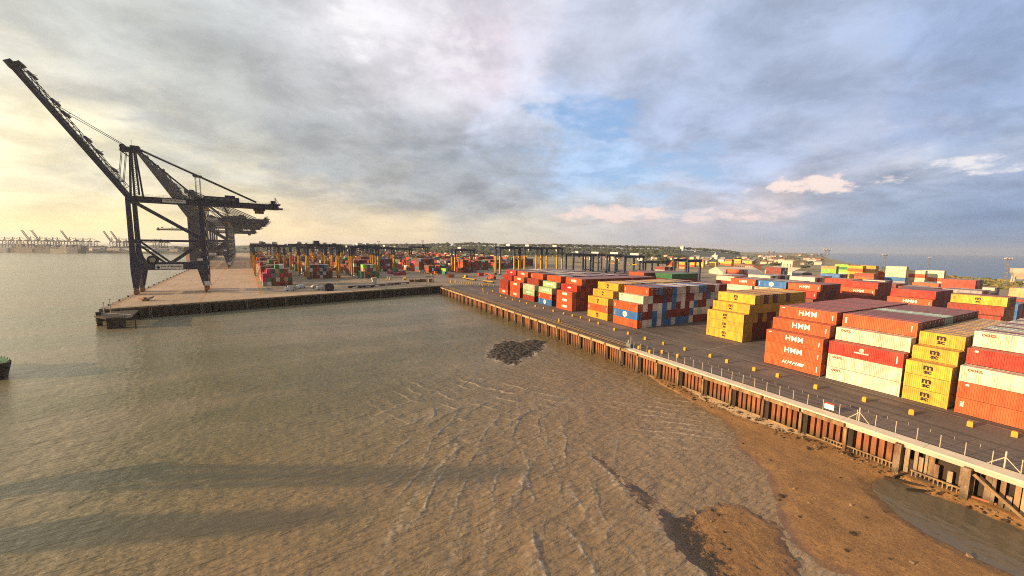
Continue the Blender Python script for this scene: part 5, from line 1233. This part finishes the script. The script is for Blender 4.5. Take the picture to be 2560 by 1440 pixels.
leafm, nt_, b_ = new_mat('tree_foliage')
tc_ = nt_.new('ShaderNodeTexCoord').outputs['Object']; nn_ = nt_.noise(tc_, .09, 3., .6); n3_ = nt_.noise(tc_, .6, 3., .7)
nt_.put(b_.inputs['Base Color'], nt_.mix(nt_.ramp(n3_, .4, .7), nt_.mix(nt_.ramp(nn_, .35, .65), (.045, .060, .022), (.075, .080, .028)), (.025, .035, .016))); b_.inputs['Roughness'].default_value = .9
shrubm = mat('coast_shrubs', (.26, .20, .055), .9, .5, .12, (.12, .115, .035))
def ico(sub=1):
    t = (1+5**.5)/2; v = [Vector(p).normalized() for p in [(-1, t, 0), (1, t, 0), (-1, -t, 0), (1, -t, 0), (0, -1, t), (0, 1, t), (0, -1, -t), (0, 1, -t), (t, 0, -1), (t, 0, 1), (-t, 0, -1), (-t, 0, 1)]]
    f = [(0, 11, 5), (0, 5, 1), (0, 1, 7), (0, 7, 10), (0, 10, 11), (1, 5, 9), (5, 11, 4), (11, 10, 2), (10, 7, 6), (7, 1, 8), (3, 9, 4), (3, 4, 2), (3, 2, 6), (3, 6, 8), (3, 8, 9), (4, 9, 5), (2, 4, 11), (6, 2, 10), (8, 6, 7), (9, 8, 1)]
    for _ in range(sub):
        nf = []; cache = {}
        def mid(a, b):
            k = (min(a, b), max(a, b))
            if k not in cache: v.append(((v[a]+v[b])/2).normalized()); cache[k] = len(v)-1
            return cache[k]
        for a, b, c in f: x, y, z = mid(a, b), mid(b, c), mid(c, a); nf += [(a, x, z), (b, y, x), (c, z, y), (x, y, z)]
        f = nf
    return v, f
IV, IF = ico(1)
tr = random.Random(4)
def blob(mb, c, r, h, m, rag=.35):
    s = tr.random()*99
    mb.add([(c[0]+v.x*r*(1+rag*k), c[1]+v.y*r*(1+rag*k), c[2]+h*(.5+.5*v.z)*(1+rag*.8*k)) for v in IV for k in (mnoise.noise(v*1.9+Vector((s, s*.7, 0)))*1.4,)], IF, m)
# wooded ridge on the skyline, with the land that carries it
RIDGE = [(560, 619), (640, 617), (700, 615), (770, 611), (860, 611), (950, 610), (1050, 610), (1150, 608), (1180, 606), (1230, 609), (1290, 611), (1400, 611), (1500, 613), (1600, 615), (1700, 618), (1780, 622), (1832, 627), (1850, 630)]
def ridge_y(x):
    for (a, ya), (b, yb) in zip(RIDGE, RIDGE[1:]):
        if a <= x <= b: return ya+(yb-ya)*(x-a)/(b-a)
    return RIDGE[-1][1]
def top_z(x, y, dep):
    p = FAR(x, dep); yh = PJ((p.x, p.y, CAM_H))[1]; return CAM_H+(yh-y)*dep/F_PX
hv = []; hf = []; n = 60
for i in range(n+1):
    x = 560+(1850-560)*i/n
    for dep, k in ((1180, 0), (1500, .55), (1900, .85), (2600, .3)):
        p = FAR(x, dep); z = max(.2, (top_z(x, ridge_y(x), 1900)-10)*k) if k else -.3
        hv.append((p.x, p.y, z))
for i in range(n):
    for j in range(3): a = i*4+j; hf.append((a, a+1, a+5, a+4))
me = bpy.data.meshes.new('hills'); me.from_pydata(hv, [], hf); me.materials.append(leafm); me.update()
if me.polygons[0].normal.z < 0: me.flip_normals()
tag(mesh_obj('hills', me), kind='structure')
mb = MB()
for i in range(2300):
    x = tr.uniform(560, 1848); dep = tr.choice((1300, 1450, 1600, 1750, 1880))*tr.uniform(.95, 1.05); zt = top_z(x, ridge_y(x), 1900)
    k = min(1., max(0, (dep-1180)/720)); p = FAR(x, dep); r = tr.uniform(4, 10)*(1.2 if dep > 1700 else 1); h = tr.uniform(7, 13)
    z = max(0, (zt-10)*(.55*min(1, (dep-1180)/320)+.30*max(0, (dep-1500)/400)))
    if x > 1700 and dep < 1700: continue
    if dep > 1700: z = zt-h*tr.uniform(.8, 1.05)
    blob(mb, (p.x, p.y, z-1), r, h, leafm)
tag(mb.build('far_woodland'), 'dark wooded ridge closing the skyline behind the yards', 'woodland', None, 'stuff')
mb = MB()
for i in range(900):
    x = tr.uniform(1600, 2060); yb = tr.uniform(634, 664)-(max(0, 1800-x))*.03; p = G(x, yb); s = .55+1.0*((660-yb)/40)
    blob(mb, (p.x+tr.uniform(-9, 9), p.y+tr.uniform(-9, 9), -.5), tr.uniform(2.0, 4.5)*s, tr.uniform(2.5, 6)*s, leafm)
tag(mb.build('town_greenery'), 'green bushes scattered between the houses of the far town', 'bushes', None, 'stuff')
mb = MB()
for i in range(1500):
    t = tr.random(); x = 2090+t*480; y0 = 676+(x-2090)*.088; p = G(x, y0+tr.uniform(-7, 10)); blob(mb, (p.x, p.y, -.4), tr.uniform(1.2, 3.4), tr.uniform(1.2, 3.8), shrubm if tr.random() < .8 else leafm, .5)
tag(mb.build('coastal_scrub'), 'strip of ochre and green scrub along the coast at right', 'scrub', None, 'stuff')
# single trees that stand out
def tree(p, h, w, lab):
    r = empty('tree', p); mb = MB(); mb.cyl((0, 0, 0), (.2, .1, h*.55), h*.035, timber, 7, h*.018)
    for k in range(4): a = k*1.6; mb.cyl((.1, 0, h*.35), (math.cos(a)*w*.35, math.sin(a)*w*.35, h*.7), h*.015, timber, 5, h*.006)
    mb.build('trunk', r); mb = MB()
    for k in range(26):
        a = tr.uniform(0, 6.28); q = tr.random()**.5*w*.5; blob(mb, (math.cos(a)*q, math.sin(a)*q, h*tr.uniform(.3, .72)), w*tr.uniform(.1, .2), h*tr.uniform(.16, .3), leafm, .5)
    mb.build('crown', r); tag(r, lab, 'tree', 'trees before the town')
for i, (x, y, h, w) in enumerate([(1655, 668, 17, 22), (1703, 650, 16, 18), (1842, 655, 12, 16), (1936, 668, 8, 14), (2012, 674, 7, 12), (1145, 650, 20, 26), (1110, 648, 19, 22)]):
    tree(G(x, y), h, w, ['dark round tree behind the small low gantry', 'tree behind the lone dark gantry', 'tree in the town above the far yellow stacks', 'bush like tree left of the white store', 'bush like tree right of the white warehouse', 'tall tree rising over the middle yard', 'tree left of the tallest one over the middle yard'][i])
hs = random.Random(12)
for i in range(110):
    x = hs.uniform(1440, 2055); yb = hs.uniform(636, 662)-(max(0, 1800-x))*.03; p = G(x, yb); s = hs.uniform(.8, 1.3)
    k = hs.random(); wm = wallw if k < .6 else (white if k < .8 else wallb)
    r = house('town_house', p, 12*s, 8*s, 5*s+(3 if hs.random() < .3 else 0), 2.6*s, hs.uniform(-.6, .6), wm, roofr if hs.random() < .7 else roofg, parts=False)
    tag(r, {'cream_wall': 'small cream house among the roofs of the far town', 'white_paint': 'small white house among the roofs of the far town', 'brick_wall': 'small brick house among the roofs of the far town'}[wm.name], 'house', 'houses of the far town')
for i in range(26):
    x = hs.uniform(660, 1250); yb = hs.uniform(632, 640); p = G(x, yb)
    r = house('town_house', p, 26, 16, 8, 3, hs.uniform(-.6, .6), white if i % 2 else wallw, roofg, parts=False); tag(r, 'pale shed under the wooded ridge', 'shed', 'pale sheds under the ridge')
ch = house('church', G(1602, 634), 26, 12, 12, 6, .3, wallb, roofg); mb = MB(); mb.box((-3, -3, 0), (3, 3, 24), wallb); mb.build('tower', ch); mb = MB(); mb.cyl((0, 0, 24), (0, 0, 44), 3.6, roofg, 8, .15); mb.build('spire', ch); tag(ch, 'brick church whose spire breaks the skyline', 'church')
c2 = house('chapel', G(1787, 648), 16, 9, 9, 4, .3, white, roofw); mb = MB(); mb.box((-2.4, -2.4, 0), (2.4, 2.4, 14), white); mb.build('tower', c2); mb = MB(); mb.cyl((0, 0, 14), (0, 0, 22), 2.4, white, 8, .1); mb.build('spire', c2); tag(c2, 'white chapel with small pointed steeple in the town', 'chapel')
wt = empty('water_tower', G(1737, 640)); mb = MB(); mb.cyl((0, 0, 0), (0, 0, 26), 5.5, wallw, 12, 4.6); mb.build('shaft', wt); mb = MB(); mb.cyl((0, 0, 26), (0, 0, 33), 4.8, wallw, 12, 2.0); mb.build('cap', wt); tag(wt, 'tall pale rounded water tower above the town roofs', 'tower')
ht = house('hill_house', FAR(1706, 1700, 24), 14, 12, 16, 5, .2, white, roofw, parts=False); tag(ht, 'white house on the wooded ridge left of the water tower', 'house')

mb = MB(); st_r = random.Random(6)
for i in range(760):
    if i < 700: x = st_r.uniform(-74, 26); y = 77.4-abs(st_r.gauss(0, 1.6))
    else: q = G(st_r.uniform(1700, 2500), st_r.uniform(1000, 1430), WATER); x, y = q.x, q.y
    z = float(flat_h(np.array([x]), np.array([y]))[0][0])
    if z < WATER+.03: continue
    r = st_r.uniform(.06, .22)*(1.7 if st_r.random() < .08 else 1)
    blob(mb, (x, y, z-r*.4), r, r*1.2, (dkrust, pilec, timber, dkrust)[st_r.randrange(4)], .5)
tag(mb.build('shore_rubble'), 'loose stones and rubble scattered along the foot of the right quay', 'rubble', None, 'stuff')
for i, (px, py, L, a, lab) in enumerate([(2275, 1205, 5.5, .5, 'dark driftwood beam lying on the mud below the concrete piles'), (2310, 1222, 4.2, .9, 'second driftwood beam crossing the first below the piles'), (2440, 1250, 3.4, .2, 'short rusty beam on the mud near the right piles'), (2250, 1190, 3.0, 1.4, 'short plank on the mud left of the concrete piles'), (2370, 1225, 6.0, .15, 'long timber lying along the foot of the right piles')]):
    p = G(px, py, WATER+.5); z = float(flat_h(np.array([p.x]), np.array([p.y]))[0][0]); d = Vector((math.cos(a), math.sin(a), 0))*L/2
    o = empty('driftwood_beam', (p.x, p.y, z)); mb = MB(); mb.bar(-d+Vector((0, 0, .12)), d+Vector((0, 0, .18)), .28, .26, dkrust if i != 2 else rust); mb.build('beam', o); tag(o, lab, 'driftwood', 'driftwood on the mud')

# ------------------------------------------------------------------ far shore
fsm = mat('far_shore_ground', (.10, .11, .08), .9, .3, .02)
pv = []; pf = []
xs_ = np.linspace(-900, 640, 90)
for i, x in enumerate(xs_):
    t = 617.5+1.2*math.sin(x*.031)+.8*math.sin(x*.11)-(3.0 if x > 330 else 0)*min(1, max(0, (x-250)/120))
    for dep, k in ((1120, -1), (1125, .12), (1230, .6), (1400, 1), (1900, .5)):
        p = FAR(x, dep); yh = PJ((p.x, p.y, CAM_H))[1]; zt = CAM_H+(yh-t)*1400/F_PX
        pv.append((p.x, p.y, WATER-.5 if k < 0 else WATER+(zt-WATER)*k*(1+.08*math.sin(x*.5+dep))))
for i in range(len(xs_)-1):
    for j in range(4): a = i*5+j; pf.append((a, a+1, a+6, a+5))
me = bpy.data.meshes.new('far_shore'); me.from_pydata(pv, [], pf); me.materials.append(fsm); me.update()
if sum(p.normal.z for p in me.polygons) < 0: me.flip_normals()
tag(mesh_obj('far_shore', me), kind='structure')
def far_crane_mesh(up):
    mb = MB(); m = navy
    for s in (0, 26):
        for t in (0, 14): mb.box((s-.9, t-.9, 0), (s+.9, t+.9, 40), m)
    for t in (0, 14): mb.box((0, t-.7, 11), (26, t+.7, 13.5), m); mb.bar((0, t, 38), (26, t, 24), 1.1, 1.1, m)
    for t in (4, 10): mb.box((0, t-.8, 39), (46, t+.8, 42), m)
    mb.box((24, 2, 42), (38, 12, 46), m)
    for t in (4, 10): mb.bar((1, t, 42), (4, 7, 60), 1, 1, m); mb.bar((6, t, 42), (4, 7, 60), 1, 1, m); mb.bar((4, 7, 60), (44, t, 42), .7, .7, m)
    d = Vector((-.5, 0, .866)) if up else Vector((-1, 0, 0)); L = 54
    for t in (4, 10):
        p = Vector((0, t, 40.5)); mb.bar(p, p+d*L, 1.3, 2.0, m); mb.bar(p+Vector((.8, 0, 2.6)), p+d*L+Vector((.6, 0, 1.6)), .6, .6, m)
        if not up: mb.bar((4, 7, 60), p+d*L*.9, .6, .6, m)
    for k in range(8): q = Vector((0, 4, 40.5))+d*L*(k+.5)/8; mb.bar(q, q+Vector((0, 6, 0)), .7, .7, m)
    return mb.mesh('far_crane_frame')
fu, fd = far_crane_mesh(True), far_crane_mesh(False)
FC = [(-25, 0), (8, 0), (28, 0), (46, 0), (72, 1), (96, 1), (112, 0), (128, 0), (140, 0), (170, 1), (186, 0), (204, 0), (222, 0), (276, 1), (294, 1), (312, 0), (384, 0), (398, 0)]
for i, (x, up) in enumerate(FC):
    p = FAR(x, 1200, .5); o = mesh_obj('far_quay_crane', fu if up else fd, None, p, (0, 0, math.atan2(RR[1], RR[0])+R(6))); s = .70 if up else .66; o.scale = (s, s, s)
    tag(o, '%s crane of the far shore, hazy, %s of its kind from the left' % ('boom raised' if up else 'boom level', ORD[1+sum(1 for q in FC[:i] if q[1] == up)]), 'crane', 'hazy quay cranes on the far shore')
for i, (x, L, c, lab) in enumerate([(15, 150, 'bluegrey', 'pale blue ship at the far quay, left end'), (46, 40, 'blue', 'dark blue block like ship by the raised far cranes'), (88, 230, 'brick', 'large brownish ship under the raised far cranes'), (128, 170, 'slate', 'slate coloured ship right of the brownish one'), (165, 150, 'tan', 'tan ship at the far quay'), (196, 90, 'slate', 'small slate ship right of the tan one')]):
    m = mat('far_'+c, {'bluegrey': (.25, .30, .36), 'blue': (.07, .11, .22), 'brick': (.20, .19, .19), 'slate': (.12, .13, .16), 'tan': (.30, .29, .27)}[c], .7)
    s = make_ship('moored_ship', L*.5, 22, 12, m, m); p = FAR(x, 1108, WATER); s.location = p-Vector((RR[0], RR[1], 0)).normalized()*L*.25; s.rotation_euler = (0, 0, math.atan2(RR[1], RR[0]))
    mb = MB()
    for k in range(int(L*.5/9)-1): mb.box((5+9*k, -9, 12), (12.5+9*k, 9, 12+shr.choice((5, 8, 10, 12))), m)
    mb.build('deck_cargo', s); tag(s, lab, 'ship', 'ships moored at the far shore')
mb = MB()
for i in range(700):
    x = tr.uniform(-600, 620); p = FAR(x, tr.uniform(1160, 1420), 0); blob(mb, (p.x, p.y, tr.uniform(0, 7)), tr.uniform(4, 10), tr.uniform(5, 10), leafm)
tag(mb.build('far_shore_trees'), 'hazy trees along the far shore at left', 'trees', None, 'stuff')
for i in range(30):
    x = tr.uniform(190, 620); p = FAR(x, tr.uniform(1135, 1200), 1.5); r = house('shore_shed', p, tr.uniform(14, 34), 12, 6, 3, math.atan2(RR[1], RR[0])+tr.uniform(-.3, .3), white if i % 3 == 0 else wallw, roofg, parts=False); tag(r, 'pale shed along the far shore', 'shed', 'pale sheds along the far shore')

# ------------------------------------------------------------------ sky, air, sun
def azel(x, y):
    d = ray(x, y); d = d/np.linalg.norm(d); fz = np.array([FF[0], FF[1], 0]); fz /= np.linalg.norm(fz); rz_ = np.array([fz[1], -fz[0], 0])
    return math.degrees(math.atan2(d @ rz_, d @ fz)), math.degrees(math.asin(d[2]))
SKY = [
 (20, [(50, 186, 188, 182), (400, 170, 174, 174), (700, 178, 181, 184), (900, 218, 217, 222), (1200, 188, 189, 200), (1600, 172, 179, 198), (2000, 158, 171, 196), (2500, 148, 167, 200)]),
 (150, [(30, 208, 204, 188), (200, 190, 189, 182), (500, 166, 170, 170), (800, 170, 172, 175), (1000, 205, 203, 209), (1200, 207, 199, 209), (1500, 168, 174, 190), (2000, 152, 164, 188), (2500, 138, 157, 189)]),
 (300, [(30, 240, 228, 192), (200, 214, 209, 188), (450, 174, 176, 172), (800, 159, 163, 166), (1100, 168, 172, 181), (1280, 186, 193, 210), (1480, 160, 180, 215), (1650, 160, 174, 202), (1900, 149, 162, 188), (2300, 146, 160, 188), (2540, 138, 157, 188)]),
 (420, [(30, 232, 222, 188), (250, 210, 205, 184), (500, 186, 185, 174), (800, 157, 162, 165), (1100, 143, 150, 158), (1300, 152, 163, 180), (1450, 168, 192, 222), (1600, 172, 196, 226), (1800, 165, 178, 205), (2050, 172, 178, 195), (2350, 184, 188, 200), (2540, 156, 169, 191)]),
 (500, [(30, 230, 217, 176), (200, 232, 213, 170), (500, 216, 201, 165), (750, 190, 182, 165), (1000, 158, 160, 161), (1200, 152, 157, 164), (1450, 170, 179, 190), (1700, 172, 178, 190), (1950, 190, 182, 186), (2250, 138, 153, 178), (2540, 118, 138, 171)]),
 (580, [(30, 254, 229, 165), (300, 253, 226, 165), (700, 240, 213, 165), (1000, 224, 203, 165), (1250, 200, 192, 175), (1450, 195, 189, 184), (1650, 188, 179, 180), (1900, 167, 168, 180), (2200, 128, 149, 175), (2540, 118, 139, 170)]),
 (618, [(0, 254, 227, 160), (700, 236, 213, 165), (1250, 196, 191, 178), (1600, 168, 177, 188), (2000, 148, 166, 187), (2540, 126, 147, 172)])]
lin = lambda v: (v/255/12.92) if v/255 <= .04045 else ((v/255+.055)/1.055)**2.4
pts = []
for y, row in SKY:
    for (x, r, g, b) in row: pts.append((*azel(x, y), lin(r), lin(g), lin(b)))
pts = np.array(pts)
def sky_at(az, el):
    d2 = ((pts[:, 0]-az)/1.0)**2+((pts[:, 1]-el)/.62)**2; w = 1/(d2+6)**2.2; return (w[:, None]*pts[:, 2:]).sum(0)/w.sum()
wd = bpy.data.worlds.new('World'); sc.world = wd; wd.use_nodes = True
wn = NT(wd.node_tree); bg = wd.node_tree.nodes['Background']
SUN_EL = R(12.6); SUN_DIR = Vector((-.17*math.cos(SUN_EL), -.985*math.cos(SUN_EL), math.sin(SUN_EL))).normalized()
gen = wn.new('ShaderNodeTexCoord').outputs['Generated']
f0 = np.array([FF[0], FF[1], 0]); f0 /= np.linalg.norm(f0); r0 = np.array([f0[1], -f0[0], 0])
fx = wn.vmath('DOT_PRODUCT', gen, tuple(f0), out=1); rx = wn.vmath('DOT_PRODUCT', gen, tuple(r0), out=1)
sz = wn.new('ShaderNodeSeparateXYZ'); wn.put(sz.inputs[0], gen); uz = sz.outputs[2]
# clouds lie on a level layer, so their texture shrinks towards the horizon
cz_ = wn.math('ADD', wn.math('MAXIMUM', uz, 0.0), .26)
cv = wn.new('ShaderNodeCombineXYZ'); wn.put(cv.inputs[0], wn.math('DIVIDE', rx, cz_)); wn.put(cv.inputs[1], wn.math('DIVIDE', fx, cz_)); cv = cv.outputs[0]
wob = wn.noise(cv, 2.0, 6., .62, out=1)
wv = wn.new('ShaderNodeSeparateColor'); wn.put(wv.inputs[0], wob)
wob2 = wn.noise(wn.vmath('ADD', cv, (5.3, 1.7, 0)), 5.5, 5., .62, out=1); wv2 = wn.new('ShaderNodeSeparateColor'); wn.put(wv2.inputs[0], wob2)
az = wn.math('MULTIPLY', wn.math('ARCTAN2', rx, fx), 57.2958); el = wn.math('MULTIPLY', wn.math('ARCSINE', uz), 57.2958)
elf = wn.ramp(el, 1., 12., .15, 1.)
def jit(ch, amp, amp2): return wn.math('ADD', wn.math('MULTIPLY', wn.math('SUBTRACT', wv.outputs[ch], .5), amp), wn.math('MULTIPLY', wn.math('SUBTRACT', wv2.outputs[ch], .5), amp2))
azw = wn.math('ADD', az, wn.math('MULTIPLY', elf, jit(0, 26., 9.))); elw = wn.math('ADD', el, wn.math('MULTIPLY', elf, jit(1, 15., 6.)))
t = wn.ramp(azw, -62, 62, 0, 1, False)
ELS = [-1, 1.2, 3.5, 6, 9, 12.5, 16.5, 21, 26, 32, 42]
prev = None
for k, e in enumerate(ELS):
    cr = wn.new('ShaderNodeValToRGB'); cr.color_ramp.interpolation = 'EASE'; wn.put(cr.inputs[0], t)
    N = 24
    for i in range(N):
        c = sky_at(-62+124*i/(N-1), e); pos = i/(N-1)
        if i == 0: el_ = cr.color_ramp.elements[0]; el_.position = 0
        elif i == N-1: el_ = cr.color_ramp.elements[-1]; el_.position = 1
        else: el_ = cr.color_ramp.elements.new(pos)
        el_.color = (*c, 1)
    prev = cr.outputs[0] if prev is None else wn.mix(wn.ramp(elw, ELS[k-1], e, 0, 1, False), prev, cr.outputs[0])
cloud = prev
# light and dark billows
b1 = wn.noise(wn.vmath('ADD', cv, (2.1, 9.2, 0)), 3.4, 9., .60, .25); b2 = wn.noise(wn.mapping(cv, (1, 1.5, 1), (0, 0, R(30))), 1.7, 5., .55, .6)
bri = wn.math('ADD', wn.ramp(b1, .32, .68, .85, 1.19), wn.ramp(b2, .3, .7, -.06, .08))
bri = wn.math('ADD', wn.math('MULTIPLY', wn.math('SUBTRACT', bri, 1.0), wn.ramp(el, 0, 7, .25, 1.)), 1.0)
cloud = wn.vmath('SCALE', cloud, bri)
sky = wn.new('ShaderNodeTexSky', sky_type='NISHITA'); sky.sun_disc = False; sky.sun_elevation = SUN_EL; sky.sun_rotation = math.atan2(SUN_DIR.x, SUN_DIR.y); sky.dust_density = 1.5
clear = wn.mix(.5, wn.vmath('SCALE', sky.outputs[0], .10), (.30, .52, .92))
def patch(x, y, wx, wy, rot=0):
    a, e = azel(x, y); u = wn.math('DIVIDE', wn.math('SUBTRACT', azw, a), wx); v = wn.math('DIVIDE', wn.math('SUBTRACT', elw, e), wy)
    return wn.math('ADD', wn.math('MULTIPLY', u, u), wn.math('MULTIPLY', v, v))
g1 = wn.ramp(patch(1470, 290, 7.5, 3.3), 1.4, .3); g2 = wn.ramp(patch(1580, 415, 12., 3.1), 1.5, .2)
gap = wn.math('MULTIPLY', wn.math('MAXIMUM', g1, wn.math('MULTIPLY', g2, .85)), wn.ramp(b1, .38, .58, 1., .35))
cloud = wn.mix(gap, cloud, clear)
# warm lit cumulus bank low on the right
def bank(x, y, wx, wy, c, lo, hi, off, sc_=9.):
    a, e = azel(x, y); u = wn.math('DIVIDE', wn.math('SUBTRACT', az, a), wx); v = wn.math('DIVIDE', wn.math('SUBTRACT', el, e), wy)
    d = wn.math('ADD', wn.math('MULTIPLY', u, u), wn.math('MULTIPLY', v, v))
    cc = wn.new('ShaderNodeCombineXYZ'); wn.put(cc.inputs[0], wn.math('MULTIPLY', az, .1)); wn.put(cc.inputs[1], wn.math('MULTIPLY', el, .22)); cc.inputs[2].default_value = off
    nn = wn.noise(cc.outputs[0], sc_*.35, 6., .6)
    return wn.ramp(wn.math('SUBTRACT', nn, wn.math('MULTIPLY', d, .30)), lo, hi), c
for args in ((2020, 462, 7.5, 1.6, (.86, .70, .62), .34, .50, 1.), (2330, 425, 8., 1.5, (.76, .72, .72), .36, .54, 4.), (1540, 535, 10., 1.4, (.82, .64, .58), .24, .50, 7.), (1840, 538, 8., 1.3, (.78, .62, .60), .24, .50, 9.), (1110, 130, 9., 7.5, (.72, .68, .73), .30, .66, 12.), (890, 40, 4.5, 6., (.78, .76, .78), .30, .66, 15.)):
    f, c = bank(*args); cloud = wn.mix(wn.math('MULTIPLY', f, .8), cloud, c)
cloud = wn.vmath('SCALE', cloud, wn.math('MULTIPLY', wn.ramp(fx, -.35, .25, .20, .78), wn.ramp(az, -74, -50, 2.6, 1.)))   # sky dimmed behind the viewer to deepen shade, boosted past the left for sheen
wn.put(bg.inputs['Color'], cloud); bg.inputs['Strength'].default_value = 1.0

sun = bpy.data.lights.new('Sun', 'SUN'); sun.energy = 5.0; sun.angle = R(.6); sun.color = (1., .68, .37)
so = bpy.data.objects.new('Sun', sun); COL.objects.link(so); so.rotation_euler = (-SUN_DIR).to_track_quat('-Z', 'Y').to_euler(); so.location = (0, -200, 120)

HAZE = .00010
hm = bpy.data.materials.new('haze'); hm.use_nodes = True; hn = hm.node_tree
hn.nodes.remove(hn.nodes['Principled BSDF']); pvn = hn.nodes.new('ShaderNodeVolumePrincipled')
pvn.inputs['Color'].default_value = (.86, .88, .92, 1); pvn.inputs['Density'].default_value = HAZE; pvn.inputs['Anisotropy'].default_value = .25
hn.links.new(pvn.outputs[0], hn.nodes['Material Output'].inputs['Volume'])
mb = MB(); mb.box((-12600, -12600, WATER-2), (12600, 12600, 135), hm)
hz = mb.build('haze'); tag(hz, kind='stuff'); hz['label'] = 'thin warm haze over the whole harbour'

# ------------------------------------------------------------------ camera and render settings
cam = bpy.data.cameras.new('Camera'); cam.sensor_width = 36; cam.lens = F_PX/2560*36; cam.clip_start = .5; cam.clip_end = 60000
co = bpy.data.objects.new('Camera', cam); COL.objects.link(co)
co.matrix_world = Matrix(((RR[0], UU[0], -FF[0], 0), (RR[1], UU[1], -FF[1], 0), (RR[2], UU[2], -FF[2], CAM_H), (0, 0, 0, 1)))
sc.camera = co
vs_ = sc.view_settings; vs_.view_transform = 'Standard'; vs_.look = 'None'; vs_.exposure = .74; vs_.gamma = 1
cy = sc.cycles; cy.use_denoising = False; cy.filter_width = 1.05; cy.max_bounces = 6; cy.volume_bounces = 0; cy.diffuse_bounces = 2; cy.glossy_bounces = 2; cy.transmission_bounces = 2; cy.caustics_reflective = False; cy.caustics_refractive = False
